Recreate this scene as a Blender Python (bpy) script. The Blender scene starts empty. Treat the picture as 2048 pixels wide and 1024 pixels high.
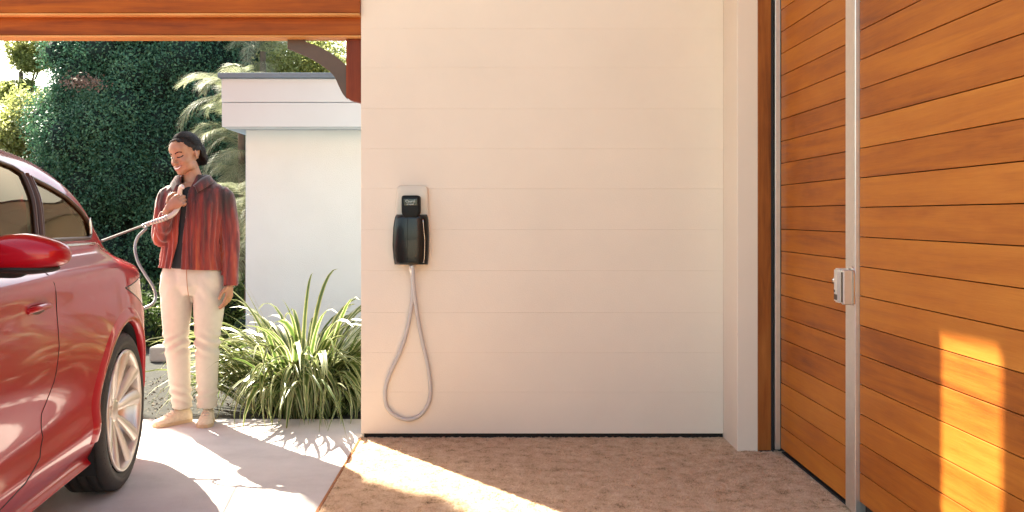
import bpy, bmesh, math, random
import numpy as np
from mathutils import Vector, Matrix, noise

random.seed(7)
rng = np.random.default_rng(7)
sc = bpy.context.scene
C = sc.collection

# ------------------------------------------------------------------ camera
F, CX, CY, H = 1900.0, 984.0, 432.0, 1.2          # focal length in px of a 2048 px frame, eye height
cam_d = bpy.data.cameras.new('camera')
cam = bpy.data.objects.new('camera', cam_d); C.objects.link(cam)
cam.location = (0, 0, H); cam.rotation_euler = (math.radians(90), 0, 0)
cam_d.sensor_width = 36; cam_d.lens = 36 * F / 2048
cam_d.shift_x = (1024 - CX) / 2048; cam_d.shift_y = (CY - 512) / 2048
cam_d.clip_start = 0.05; cam_d.clip_end = 2000
sc.camera = cam

# ------------------------------------------------------------------ sky, sun, exposure
EL, AZ = math.radians(41), math.atan2(-0.605, 0.797)     # AZ: from +Y towards +X
w = bpy.data.worlds.new('World'); sc.world = w; w.use_nodes = True
nt = w.node_tree; bg = nt.nodes['Background']
sky = nt.nodes.new('ShaderNodeTexSky'); sky.sky_type = 'NISHITA'; sky.sun_disc = False
sky.sun_elevation = EL; sky.sun_rotation = AZ
sky.air_density = 1.0; sky.dust_density = 1.5; sky.ozone_density = 0.0
nt.links.new(sky.outputs[0], bg.inputs[0]); bg.inputs[1].default_value = 0.11
sl = bpy.data.lights.new('sun', 'SUN'); sl.energy = 5.0; sl.angle = math.radians(0.55); sl.color = (1.0, 0.965, 0.92)
sun = bpy.data.objects.new('sun', sl); C.objects.link(sun)
SD = Vector((0.605 * math.cos(EL), -0.797 * math.cos(EL), -math.sin(EL)))
sun.rotation_euler = SD.to_track_quat('-Z', 'Y').to_euler(); sun.location = (-8, 12, 12)
vs = sc.view_settings
vs.view_transform = 'Standard'; vs.look = 'None'; vs.gamma = 1.0; vs.use_curve_mapping = False
vs.exposure = 2.5
vs.use_white_balance = True; vs.white_balance_temperature = 7500; vs.white_balance_tint = 4
sc.cycles.use_denoising = True
sc.cycles.max_bounces = 8; sc.cycles.diffuse_bounces = 5
sc.cycles.sample_clamp_indirect = 8

# ------------------------------------------------------------------ helpers
def tag(o, label=None, cat=None, group=None, kind=None):
    if label: o['label'] = label
    if cat: o['category'] = cat
    if group: o['group'] = group
    if kind: o['kind'] = kind
    return o

def empty(name, loc=(0, 0, 0), rz=0):
    o = bpy.data.objects.new(name, None); C.objects.link(o)
    o.location = loc; o.rotation_euler = (0, 0, rz); o.empty_display_size = 0.1
    return o

def link(name, me, mat=None, parent=None):
    o = bpy.data.objects.new(name, me); C.objects.link(o)
    if mat is not None:
        me.materials.clear(); me.materials.append(mat)
    if parent is not None: o.parent = parent
    return o

def mesh(name, verts, faces, smooth=False):
    me = bpy.data.meshes.new(name)
    me.from_pydata([tuple(map(float, v)) for v in verts], [], faces)
    if smooth: me.polygons.foreach_set('use_smooth', [True] * len(me.polygons))
    me.update()
    return me

def bm_mesh(name, bm, smooth=False):
    me = bpy.data.meshes.new(name); bmesh.ops.recalc_face_normals(bm, faces=bm.faces[:])
    bm.to_mesh(me); bm.free()
    if smooth: me.polygons.foreach_set('use_smooth', [True] * len(me.polygons))
    return me

def quads_mesh(name, V, uv=None, smooth=False):
    """V: (N,4,3) array of quads -> mesh."""
    n = len(V); me = bpy.data.meshes.new(name)
    me.vertices.add(4 * n); me.vertices.foreach_set('co', np.ascontiguousarray(V.reshape(-1), dtype=np.float32))
    me.loops.add(4 * n); me.loops.foreach_set('vertex_index', np.arange(4 * n, dtype=np.int32))
    me.polygons.add(n); me.polygons.foreach_set('loop_start', np.arange(0, 4 * n, 4, dtype=np.int32))
    me.polygons.foreach_set('loop_total', np.full(n, 4, dtype=np.int32))
    if uv is not None:
        l = me.uv_layers.new(name='UVMap'); l.data.foreach_set('uv', np.ascontiguousarray(uv.reshape(-1), dtype=np.float32))
    me.update(); me.validate()
    return me

def tris_mesh(name, V):
    n = len(V); me = bpy.data.meshes.new(name)
    me.vertices.add(3 * n); me.vertices.foreach_set('co', np.ascontiguousarray(V.reshape(-1), dtype=np.float32))
    me.loops.add(3 * n); me.loops.foreach_set('vertex_index', np.arange(3 * n, dtype=np.int32))
    me.polygons.add(n); me.polygons.foreach_set('loop_start', np.arange(0, 3 * n, 3, dtype=np.int32))
    me.polygons.foreach_set('loop_total', np.full(n, 3, dtype=np.int32))
    me.update(); me.validate()
    return me

def box_me(name, x0, x1, y0, y1, z0, z1, bev=0.0, seg=1):
    bm = bmesh.new()
    bmesh.ops.create_cube(bm, size=1, matrix=Matrix.Translation(((x0+x1)/2, (y0+y1)/2, (z0+z1)/2)) @ Matrix.Diagonal((x1-x0, y1-y0, z1-z0, 1)))
    if bev > 0:
        bmesh.ops.bevel(bm, geom=bm.edges[:], offset=bev, segments=seg, affect='EDGES', profile=0.5)
    return bm_mesh(name, bm)

def box(name, x0, x1, y0, y1, z0, z1, mat, parent=None, bev=0.0, seg=1):
    return link(name, box_me(name, x0, x1, y0, y1, z0, z1, bev, seg), mat, parent)

def prism(name, outline, axis, a0, a1, mat, parent=None, bev=0.0):
    """outline in the two other axes, extruded along axis ('x','y','z') from a0 to a1."""
    def pt(p, a):
        return {'x': (a, p[0], p[1]), 'y': (p[0], a, p[1]), 'z': (p[0], p[1], a)}[axis]
    bm = bmesh.new()
    vs_ = [bm.verts.new(pt(p, a0)) for p in outline]
    f = bm.faces.new(vs_)
    r = bmesh.ops.extrude_face_region(bm, geom=[f])
    d = {'x': Vector((a1-a0, 0, 0)), 'y': Vector((0, a1-a0, 0)), 'z': Vector((0, 0, a1-a0))}[axis]
    bmesh.ops.translate(bm, vec=d, verts=[v for v in r['geom'] if isinstance(v, bmesh.types.BMVert)])
    if bev > 0:
        bmesh.ops.bevel(bm, geom=[e for e in bm.edges if e.calc_length() > 0.0], offset=bev, segments=2, affect='EDGES', clamp_overlap=True)
    return link(name, bm_mesh(name, bm), mat, parent)

def catmull(pts, n=12):
    P = np.array(pts, float); P = np.vstack([2*P[0]-P[1], P, 2*P[-1]-P[-2]])
    out = []
    for i in range(1, len(P)-2):
        for t in np.linspace(0, 1, n, endpoint=False):
            a, b, c, d = P[i-1], P[i], P[i+1], P[i+2]
            out.append(0.5*((2*b)+(-a+c)*t+(2*a-5*b+4*c-d)*t*t+(-a+3*b-3*c+d)*t**3))
    out.append(P[-2]); return np.array(out)

def tube_geo(path, rad, segs=10, caps=True):
    P = np.array(path, float); n = len(P)
    R = np.full(n, rad) if np.isscalar(rad) else np.array(rad, float)
    T = np.gradient(P, axis=0); T /= np.linalg.norm(T, axis=1)[:, None] + 1e-12
    up = np.array([0, 0, 1.0]) if abs(T[0][2]) < 0.9 else np.array([1.0, 0, 0])
    N = np.cross(T[0], up); N /= np.linalg.norm(N)
    V, Fc = [], []
    for i in range(n):
        N = N - T[i]*np.dot(N, T[i]); N /= np.linalg.norm(N) + 1e-12
        B = np.cross(T[i], N)
        for k in range(segs):
            a = 2*math.pi*k/segs
            V.append(P[i] + R[i]*(math.cos(a)*N + math.sin(a)*B))
    for i in range(n-1):
        for k in range(segs):
            Fc.append((i*segs+k, i*segs+(k+1) % segs, (i+1)*segs+(k+1) % segs, (i+1)*segs+k))
    if caps:
        Fc.append(tuple(range(segs))[::-1]); Fc.append(tuple(range((n-1)*segs, n*segs)))
    return V, Fc

def tube(name, path, rad, mat, parent=None, segs=10):
    V, Fc = tube_geo(path, rad, segs)
    return link(name, mesh(name, V, Fc, True), mat, parent)

def lathe_me(name, prof, segs=48, axis='x', closed=False):
    """prof: list of (along axis, radius)."""
    V, Fc = [], []; n = len(prof)
    for a, r in prof:
        for k in range(segs):
            t = 2*math.pi*k/segs
            c, s = r*math.cos(t), r*math.sin(t)
            V.append({'x': (a, c, s), 'y': (c, a, s), 'z': (c, s, a)}[axis])
    m = n if closed else n-1
    for i in range(m):
        j = (i+1) % n
        for k in range(segs):
            Fc.append((i*segs+k, i*segs+(k+1) % segs, j*segs+(k+1) % segs, j*segs+k))
    me = mesh(name, V, Fc, True)
    bm = bmesh.new(); bm.from_mesh(me); bmesh.ops.recalc_face_normals(bm, faces=bm.faces[:]); bm.to_mesh(me); bm.free()
    return me

def PX(px, py, Y):
    """the point at depth Y that the photograph shows at (px, py)"""
    return np.array(((px-CX)/F*Y, Y, H-(py-CY)/F*Y))

# ------------------------------------------------------------------ materials
MATS = {}
def mat(name):
    m = bpy.data.materials.new(name); m.use_nodes = True
    MATS[name] = m
    return m, m.node_tree, m.node_tree.nodes['Principled BSDF']

def N(nt, typ, **kw):
    n = nt.nodes.new(typ)
    for k, v in kw.items():
        if k in n.inputs: n.inputs[k].default_value = v
        else: setattr(n, k, v)
    return n

def ramp(nt, stops):
    r = nt.nodes.new('ShaderNodeValToRGB'); el = r.color_ramp.elements
    while len(el) < len(stops): el.new(0.5)
    for e, (p, c) in zip(el, stops):
        e.position = p; e.color = (*c, 1) if len(c) == 3 else c
    return r

def simple(name, col, rough=0.6, metal=0.0, noise_scale=None, var=0.15, bump=0.0, bump_scale=None, coat=0.0, spec=0.5):
    m, t, b = mat(name); L = t.links.new
    b.inputs['Base Color'].default_value = (*col, 1); b.inputs['Roughness'].default_value = rough
    b.inputs['Metallic'].default_value = metal; b.inputs['Coat Weight'].default_value = coat
    b.inputs['Specular IOR Level'].default_value = spec
    tc = N(t, 'ShaderNodeTexCoord')
    if noise_scale:
        nz = N(t, 'ShaderNodeTexNoise', Scale=noise_scale, Detail=8.0, Roughness=0.6)
        L(tc.outputs['Object'], nz.inputs['Vector'])
        r = ramp(t, [(0.25, tuple(c*(1-var) for c in col)), (0.75, tuple(min(1, c*(1+var)) for c in col))])
        L(nz.outputs['Fac'], r.inputs[0]); L(r.outputs[0], b.inputs['Base Color'])
    if bump:
        nz2 = N(t, 'ShaderNodeTexNoise', Scale=bump_scale or 200.0, Detail=4.0)
        L(tc.outputs['Object'], nz2.inputs['Vector'])
        bp = N(t, 'ShaderNodeBump', Strength=bump, Distance=0.004); L(nz2.outputs['Fac'], bp.inputs['Height']); L(bp.outputs[0], b.inputs['Normal'])
    return m

def wood(name, stops, axis=1, rough=0.45, hue=0.12, scale=1.0):
    """axis: the grain's long axis in object space."""
    m, t, b = mat(name); L = t.links.new
    tc = N(t, 'ShaderNodeTexCoord'); oi = N(t, 'ShaderNodeObjectInfo')
    off = N(t, 'ShaderNodeVectorMath', operation='SCALE'); off.inputs[0].default_value = (13.1, 7.7, 3.3)
    L(oi.outputs['Random'], off.inputs['Scale'])
    add = N(t, 'ShaderNodeVectorMath', operation='ADD'); L(tc.outputs['Object'], add.inputs[0]); L(off.outputs[0], add.inputs[1])
    sc_ = [18.0*scale]*3; sc_[axis] = 1.1*scale
    mp = N(t, 'ShaderNodeMapping'); mp.inputs['Scale'].default_value = sc_; L(add.outputs[0], mp.inputs['Vector'])
    n1 = N(t, 'ShaderNodeTexNoise', Scale=1.0, Detail=6.0, Roughness=0.55, Distortion=0.9); L(mp.outputs[0], n1.inputs['Vector'])
    sc2 = [230.0*scale]*3; sc2[axis] = 9.0*scale
    mp2 = N(t, 'ShaderNodeMapping'); mp2.inputs['Scale'].default_value = sc2; L(add.outputs[0], mp2.inputs['Vector'])
    n2 = N(t, 'ShaderNodeTexNoise', Scale=1.0, Detail=3.0, Roughness=0.6); L(mp2.outputs[0], n2.inputs['Vector'])
    sc3 = [3.0*scale]*3; sc3[axis] = 1.6*scale
    mp3 = N(t, 'ShaderNodeMapping'); mp3.inputs['Scale'].default_value = sc3; L(add.outputs[0], mp3.inputs['Vector'])
    n3 = N(t, 'ShaderNodeTexNoise', Scale=1.0, Detail=4.0, Roughness=0.7); L(mp3.outputs[0], n3.inputs['Vector'])
    mx = N(t, 'ShaderNodeMath', operation='MULTIPLY_ADD'); mx.inputs[1].default_value = 0.30; L(n2.outputs['Fac'], mx.inputs[0]); L(n1.outputs['Fac'], mx.inputs[2])
    mx3 = N(t, 'ShaderNodeMath', operation='MULTIPLY_ADD'); mx3.inputs[1].default_value = 0.52; L(n3.outputs['Fac'], mx3.inputs[0]); L(mx.outputs[0], mx3.inputs[2])
    mx2 = N(t, 'ShaderNodeMath', operation='MULTIPLY_ADD'); mx2.inputs[1].default_value = hue*3.0; mx2.inputs[2].default_value = -hue*1.5 - 0.40
    L(oi.outputs['Random'], mx2.inputs[0])
    s = N(t, 'ShaderNodeMath', operation='ADD'); L(mx3.outputs[0], s.inputs[0]); L(mx2.outputs[0], s.inputs[1])
    r = ramp(t, stops); L(s.outputs[0], r.inputs[0]); L(r.outputs[0], b.inputs['Base Color'])
    rr = N(t, 'ShaderNodeMapRange'); rr.inputs['To Min'].default_value = rough-0.1; rr.inputs['To Max'].default_value = rough+0.15
    L(n1.outputs['Fac'], rr.inputs['Value']); L(rr.outputs[0], b.inputs['Roughness'])
    b.inputs['Specular IOR Level'].default_value = 0.18
    bp = N(t, 'ShaderNodeBump', Strength=0.25, Distance=0.002); L(n2.outputs['Fac'], bp.inputs['Height']); L(bp.outputs[0], b.inputs['Normal'])
    return m

CEDAR = [(0.08, (0.20, 0.045, 0.007)), (0.34, (0.36, 0.096, 0.012)), (0.60, (0.46, 0.140, 0.019)), (0.92, (0.55, 0.195, 0.031))]
M_door = wood('cedar_boards', CEDAR, axis=1)
M_beam = wood('cedar_beam', [(0.2, (0.17, 0.030, 0.003)), (0.5, (0.33, 0.072, 0.007)), (0.8, (0.45, 0.115, 0.013))], axis=0, hue=0.05)
M_jamb = wood('cedar_jamb', [(0.2, (0.12, 0.032, 0.009)), (0.5, (0.30, 0.09, 0.02)), (0.8, (0.42, 0.15, 0.035))], axis=2, hue=0.05)
M_soffit_lit = wood('soffit_lit_cedar', [(0.2, (0.42, 0.17, 0.05)), (0.5, (0.58, 0.27, 0.09)), (0.8, (0.70, 0.37, 0.15))], axis=0, hue=0.03)  # cedar made paler, ground bounce on the soffits put into its colour
M_post = wood('dark_red_timber', [(0.2, (0.09, 0.014, 0.006)), (0.5, (0.20, 0.035, 0.012)), (0.8, (0.28, 0.06, 0.02))], axis=2, hue=0.03)
M_wall = simple('painted_boards', (0.80, 0.675, 0.545), 0.62, noise_scale=1.6, var=0.045, bump=0.22, bump_scale=170)
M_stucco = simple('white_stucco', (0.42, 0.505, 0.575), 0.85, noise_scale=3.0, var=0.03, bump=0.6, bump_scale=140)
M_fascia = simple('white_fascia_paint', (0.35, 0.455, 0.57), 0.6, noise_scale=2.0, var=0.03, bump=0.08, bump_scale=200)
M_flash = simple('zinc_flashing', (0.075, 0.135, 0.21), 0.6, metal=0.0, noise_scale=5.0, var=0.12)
M_dark = simple('black_rubber', (0.012, 0.012, 0.012), 0.7)
M_void = simple('dark_gap_liner', (0.02, 0.016, 0.013), 0.9)
M_steel = simple('brushed_aluminium', (0.72, 0.66, 0.60), 0.38, metal=0.85, noise_scale=30.0, var=0.06)
M_chrome = simple('chrome', (0.83, 0.81, 0.79), 0.12, metal=1.0)
M_bracket = simple('bronze_steel', (0.10, 0.062, 0.045), 0.55, metal=0.35, noise_scale=6, var=0.2)

# concrete
def concrete(name, col, sc_=3.0):
    m, t, b = mat(name); L = t.links.new
    tc = N(t, 'ShaderNodeTexCoord')
    n1 = N(t, 'ShaderNodeTexNoise', Scale=sc_, Detail=8.0, Roughness=0.65); L(tc.outputs['Object'], n1.inputs['Vector'])
    n2 = N(t, 'ShaderNodeTexNoise', Scale=160.0, Detail=4.0, Roughness=0.7); L(tc.outputs['Object'], n2.inputs['Vector'])
    a = N(t, 'ShaderNodeMath', operation='MULTIPLY_ADD'); a.inputs[1].default_value = 0.5; L(n2.outputs['Fac'], a.inputs[0]); L(n1.outputs['Fac'], a.inputs[2])
    r = ramp(t, [(0.45, tuple(c*0.78 for c in col)), (0.75, col), (1.0, tuple(min(1, c*1.12) for c in col))])
    L(a.outputs[0], r.inputs[0]); L(r.outputs[0], b.inputs['Base Color'])
    b.inputs['Roughness'].default_value = 0.95; b.inputs['Specular IOR Level'].default_value = 0.06
    bp = N(t, 'ShaderNodeBump', Strength=0.55, Distance=0.003); L(n2.outputs['Fac'], bp.inputs['Height']); L(bp.outputs[0], b.inputs['Normal'])
    return m
M_conc = concrete('driveway_concrete', (0.54, 0.505, 0.49))
M_gravel = concrete('gravel_ground', (0.050, 0.049, 0.045), 9.0)
M_pave = concrete('sandstone_paving', (0.55, 0.45, 0.32), 2.0)
M_kerb = concrete('kerb_concrete', (0.34, 0.32, 0.29), 6.0)

def carpet_mat():
    m, t, b = mat('carpet_pile'); L = t.links.new
    g = N(t, 'ShaderNodeNewGeometry')
    n1 = N(t, 'ShaderNodeTexNoise', Scale=14.0, Detail=7.0, Roughness=0.75); L(g.outputs['Position'], n1.inputs['Vector'])
    n2 = N(t, 'ShaderNodeTexNoise', Scale=120.0, Detail=4.0, Roughness=0.8); L(g.outputs['Position'], n2.inputs['Vector'])
    a = N(t, 'ShaderNodeMath', operation='MULTIPLY_ADD'); a.inputs[1].default_value = 0.7; L(n2.outputs['Fac'], a.inputs[0]); L(n1.outputs['Fac'], a.inputs[2])
    r = ramp(t, [(0.60, (0.24, 0.150, 0.088)), (0.78, (0.76, 0.545, 0.355)), (1.0, (0.92, 0.73, 0.55))])
    L(a.outputs[0], r.inputs[0]); L(r.outputs[0], b.inputs['Base Color'])
    b.inputs['Roughness'].default_value = 0.95; b.inputs['Specular IOR Level'].default_value = 0.1
    tr = N(t, 'ShaderNodeBsdfTranslucent'); L(r.outputs[0], tr.inputs['Color'])
    mx = N(t, 'ShaderNodeMixShader'); mx.inputs[0].default_value = 0.45
    L(b.outputs[0], mx.inputs[1]); L(tr.outputs[0], mx.inputs[2]); L(mx.outputs[0], t.nodes['Material Output'].inputs['Surface'])
    return m
M_carpet = carpet_mat()

def leaf_mat(name, stops, scale=1.2, trans=0.35, rough=0.5):
    m, t, b = mat(name); L = t.links.new
    g = N(t, 'ShaderNodeNewGeometry')
    n1 = N(t, 'ShaderNodeTexNoise', Scale=scale, Detail=3.0, Roughness=0.6); L(g.outputs['Position'], n1.inputs['Vector'])
    a = N(t, 'ShaderNodeMath', operation='MULTIPLY_ADD'); a.inputs[1].default_value = 0.45
    L(g.outputs['Random Per Island'], a.inputs[0]); L(n1.outputs['Fac'], a.inputs[2])
    r = ramp(t, stops); L(a.outputs[0], r.inputs[0]); L(r.outputs[0], b.inputs['Base Color'])
    b.inputs['Roughness'].default_value = rough; b.inputs['Specular IOR Level'].default_value = 0.3
    tr = N(t, 'ShaderNodeBsdfTranslucent'); L(r.outputs[0], tr.inputs['Color'])
    mx = N(t, 'ShaderNodeMixShader'); mx.inputs[0].default_value = trans
    L(b.outputs[0], mx.inputs[1]); L(tr.outputs[0], mx.inputs[2])
    L(mx.outputs[0], t.nodes['Material Output'].inputs['Surface'])
    return m
M_hedge = leaf_mat('dark_hedge_leaf', [(0.35, (0.014, 0.055, 0.033)), (0.7, (0.050, 0.145, 0.082)), (1.0, (0.130, 0.260, 0.140))], trans=0.25)
M_pale = leaf_mat('pale_leaf', [(0.35, (0.16, 0.20, 0.05)), (0.7, (0.34, 0.36, 0.13)), (1.0, (0.55, 0.55, 0.30))], trans=0.75)
M_low = leaf_mat('low_shrub_leaf', [(0.35, (0.03, 0.06, 0.015)), (0.7, (0.07, 0.12, 0.03)), (1.0, (0.12, 0.18, 0.05))], trans=0.3)
M_palm = leaf_mat('palm_leaf', [(0.35, (0.13, 0.16, 0.08)), (0.7, (0.33, 0.35, 0.21)), (1.0, (0.58, 0.56, 0.41))], trans=0.6, scale=2.0)
M_bark = simple('bark', (0.11, 0.08, 0.055), 0.9, noise_scale=12, var=0.4, bump=0.8, bump_scale=30)
M_core = simple('crown_shade_core', (0.006, 0.020, 0.013), 0.95, noise_scale=8, var=0.5)  # near-black green, paints the dark depth inside the crowns

def flax_mat():
    m, t, b = mat('variegated_leaf'); L = t.links.new
    uv = N(t, 'ShaderNodeUVMap'); sp = N(t, 'ShaderNodeSeparateXYZ'); L(uv.outputs[0], sp.inputs[0])
    oi = N(t, 'ShaderNodeObjectInfo'); g = N(t, 'ShaderNodeNewGeometry')
    ab = N(t, 'ShaderNodeMath', operation='SUBTRACT'); ab.inputs[1].default_value = 0.5; L(sp.outputs[0], ab.inputs[0])
    ab2 = N(t, 'ShaderNodeMath', operation='ABSOLUTE'); L(ab.outputs[0], ab2.inputs[0])
    nz = N(t, 'ShaderNodeTexNoise', Scale=14.0, Detail=3.0); L(g.outputs['Position'], nz.inputs['Vector'])
    a = N(t, 'ShaderNodeMath', operation='MULTIPLY_ADD'); a.inputs[1].default_value = 0.22; L(nz.outputs['Fac'], a.inputs[0]); L(ab2.outputs[0], a.inputs[2])
    a2 = N(t, 'ShaderNodeMath', operation='MULTIPLY_ADD'); a2.inputs[1].default_value = 0.30; L(g.outputs['Random Per Island'], a2.inputs[0]); L(a.outputs[0], a2.inputs[2])
    r = ramp(t, [(0.36, (0.055, 0.100, 0.022)), (0.55, (0.145, 0.195, 0.050)), (0.67, (0.40, 0.41, 0.19)), (0.88, (0.62, 0.58, 0.38))])
    L(a2.outputs[0], r.inputs[0]); L(r.outputs[0], b.inputs['Base Color'])
    b.inputs['Roughness'].default_value = 0.42
    tr = N(t, 'ShaderNodeBsdfTranslucent'); L(r.outputs[0], tr.inputs['Color'])
    mx = N(t, 'ShaderNodeMixShader'); mx.inputs[0].default_value = 0.4
    L(b.outputs[0], mx.inputs[1]); L(tr.outputs[0], mx.inputs[2])
    L(mx.outputs[0], t.nodes['Material Output'].inputs['Surface'])
    return m
M_flax = flax_mat()

# ------------------------------------------------------------------ ground
gz = -0.03
gr = link('ground', mesh('ground', [(-300, -300, gz), (300, -300, gz), (300, 600, gz), (-300, 600, gz)], [(0, 1, 2, 3)]), M_gravel)
tag(gr, kind='structure')
dv = box('driveway', -9.0, -0.712, 0.6, 5.62, gz-0.2, 0.0, M_conc, bev=0.006); tag(dv, kind='structure')
dv2 = box('paving', -0.712, 9.0, -40, 1.0, gz-0.2, -0.004, M_pave); tag(dv2, kind='structure')
dv3 = box('paving', -9.0, -0.712, -40, 0.599, gz-0.2, -0.004, M_pave); tag(dv3, kind='structure')
# carpet base with pile
cb = box('carpet', -0.700, 1.60, 1.0, 5.28, gz-0.1, 0.004, M_carpet); tag(cb, kind='structure')
ed = box('carpet_edge', -0.711, -0.701, 1.0, 5.10, gz-0.05, 0.010, M_jamb); tag(ed, kind='structure')
def pile(n, x0, x1, y0, y1):
    x = rng.uniform(x0, x1, n); y = rng.uniform(y0, y1, n)
    h = rng.uniform(0.003, 0.010, n); a = rng.uniform(0, 2*np.pi, n); wd = rng.uniform(0.0018, 0.004, n)
    lump = 0.5+0.5*np.sin(x*31+3*np.sin(y*17))*np.sin(y*37+2*np.sin(x*23))
    h = h*(0.65+0.5*lump)
    lx, ly = rng.normal(0, 0.007, n), rng.normal(0, 0.007, n)
    dx, dy = np.cos(a)*wd, np.sin(a)*wd
    V = np.empty((n, 3, 3))
    V[:, 0] = np.stack([x-dx, y-dy, np.full(n, 0.003)], 1); V[:, 1] = np.stack([x+dx, y+dy, np.full(n, 0.003)], 1)
    V[:, 2] = np.stack([x+lx, y+ly, 0.006+h], 1)
    return V
def heights(x0, x1, y0, y1, st, amp):
    nx, ny = int((x1-x0)/st), int((y1-y0)/st); X, Y = np.meshgrid(np.linspace(x0, x1, nx), np.linspace(y0, y1, ny))
    h = rng.normal(0, 1, (ny, nx)); h2 = h.copy()
    for ax in (0, 1): h2 = (np.roll(h2, 1, ax)+h2*2+np.roll(h2, -1, ax))/4
    l = rng.normal(0, 1, (ny//6+3, nx//6+3)); l = np.kron(l, np.ones((6, 6)))[:ny, :nx]
    for _ in range(6):
        for ax in (0, 1): l = (np.roll(l, 1, ax)+l+np.roll(l, -1, ax))/3
    Z = 0.0075+amp*(h2*1.3+0.35*h)+0.0016*l
    V = np.stack([X, Y, np.clip(Z, 0.001, 0.02)], 2); q = np.stack([V[:-1, :-1], V[:-1, 1:], V[1:, 1:], V[1:, :-1]], 2).reshape(-1, 4, 3)
    idx = np.arange(nx*ny).reshape(ny, nx); Fq = np.stack([idx[:-1, :-1], idx[:-1, 1:], idx[1:, 1:], idx[1:, :-1]], 2).reshape(-1, 4)
    me = bpy.data.meshes.new('carpet_weave'); me.vertices.add(nx*ny); me.vertices.foreach_set('co', V.reshape(-1).astype(np.float32))
    me.loops.add(Fq.size); me.loops.foreach_set('vertex_index', Fq.reshape(-1).astype(np.int32)); me.polygons.add(len(Fq))
    me.polygons.foreach_set('loop_start', np.arange(0, Fq.size, 4, dtype=np.int32)); me.polygons.foreach_set('loop_total', np.full(len(Fq), 4, np.int32)); me.update(); me.validate()
    return me
tag(link('carpet_weave', heights(-0.699, 1.455, 3.5, 5.12, 0.0055, 0.0019), M_carpet, cb), kind='stuff')
tag(link('carpet_weave', heights(-0.699, 1.455, 1.05, 3.505, 0.012, 0.0018), M_carpet, cb), kind='stuff')
po = link('carpet_pile', tris_mesh('carpet_pile', np.concatenate([pile(45000, -0.699, 1.44, 3.5, 5.10)])), M_carpet, cb)
tag(po, 'short shaggy brown carpet pile', kind='stuff')

# ------------------------------------------------------------------ charger wall of painted boards
YW = 5.107; PM = F/YW
wall = empty('board_wall', (0.27, YW, 0)); tag(wall, 'cream painted wall of wide horizontal boards behind the wall charger', 'wall')
def on_wall(o): o.parent = wall; o.matrix_parent_inverse = Matrix.Translation((-0.27, -YW, 0)); return o
seams = [-25, 57, 135.5, 217, 297, 377, 459, 541, 625, 705, 784, 867]
zs = [H-(y-CY)/PM for y in seams]
for i in range(len(seams)-1):
    on_wall(box('board', -0.704, 1.2445, YW+random.uniform(0, 0.0006), YW+0.025, zs[i+1]+0.0001, zs[i]-0.0001, M_wall, bev=0.0006))
on_wall(box('backing', -0.699, 1.2445, YW+0.0255, YW+0.16, -0.02, zs[0], M_wall))
on_wall(box('base_gap', -0.690, 1.2445, YW+0.018, YW+0.0254, 0.0, zs[-1]+0.02, M_void))
# upper wall above the frame; slot added, raked to throw the door sun patch
ZT = 3.75; zu = zs[0]+0.002
sx0, sx1, sb0, sb1, st0, st1 = -0.372, -0.079, 2.445, 2.445, 3.447, 3.02
for outl in ([(-0.704, zu), (sx0, zu), (sx0, ZT), (-0.704, ZT)],
             [(sx1, zu), (1.2445, zu), (1.2445, ZT), (sx1, ZT)],
             [(sx0, st0), (sx1, st1), (sx1, ZT), (sx0, ZT)],
             [(sx0, zu), (sx1, zu), (sx1, sb1), (sx0, sb0)]):
    on_wall(prism('upper_panel', outl, 'y', YW+0.002, YW+0.03, M_wall))

# pilaster beside the door
YP = 4.822
pil = prism('pilaster', [(1.2450, YW+0.16), (1.2450, YP+0.003), (1.248, YP), (1.348, YP), (1.348, YW+0.16)], 'z', 0.0, ZT, M_wall, bev=0.0)
tag(pil, 'cream painted pilaster between the board wall and the timber door frame', 'pilaster')

# ------------------------------------------------------------------ timber doors
XD = 1.459
fr = empty('door_frame', (1.40, YP, 0)); tag(fr, 'brown timber door jamb with black gap and thin metal edge beside pilaster', 'door frame')
def under(root, o):
    o.parent = root; o.matrix_parent_inverse = Matrix.Translation(-root.location); return o
under(fr, box('jamb', 1.3485, 1.415, YP-0.006, YP+0.12, 0.004, 2.95, M_jamb, bev=0.003))
under(fr, box('gap_liner', 1.4155, 1.62, YP+0.012, YP+0.12, 0.0, 2.95, M_void))
under(fr, box('shadow_gap', 1.4155, 1.426, YP-0.002, YP+0.0118, 0.0, 2.95, M_dark))
under(fr, box('edge_strip', 1.4320, 1.4570, YP-0.022, YP+0.010, 0.02, 2.95, M_steel, bev=0.002))
under(fr, box('jamb_foot', 1.352, 1.428, YP-0.012, YP+0.01, 0.0, 0.012, M_dark))

def leaf(label, y0, y1, zline, pitch, M):
    root = empty('timber_door', (XD, (y0+y1)/2, 0)); tag(root, label, 'door', 'timber garage doors')
    k0 = math.ceil((0.012-zline)/pitch - 0.5)
    me = box_me('plank', -0.0, 0.026, -(y1-y0)/2, (y1-y0)/2, 0.0017, pitch-0.0017, 0.0013, 2)
    me.materials.append(M)
    z = zline + k0*pitch
    while z < 2.8:
        o = bpy.data.objects.new('plank', me); C.objects.link(o); o.parent = root
        if z < 0.012:
            o.scale.z = (z+pitch-0.014)/pitch; o.location = (random.uniform(0, 0.0015), 0, 0.014)
        else:
            o.location = (random.uniform(0, 0.0015), random.uniform(-0.0005, 0.0005), z)
        z += pitch
    b = box('backing', 0.024, 0.05, -(y1-y0)/2, (y1-y0)/2, 0.012, 2.82, M_void, root)
    s = box('sill_seal', 0.004, 0.04, -(y1-y0)/2, (y1-y0)/2, 0.0, 0.0115, M_dark, root)
    return root
dA = leaf('narrow orange cedar plank door leaf between the jamb and the metal stile', 3.892, YP-0.024, 1.3547, 0.1106, M_door)
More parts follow.
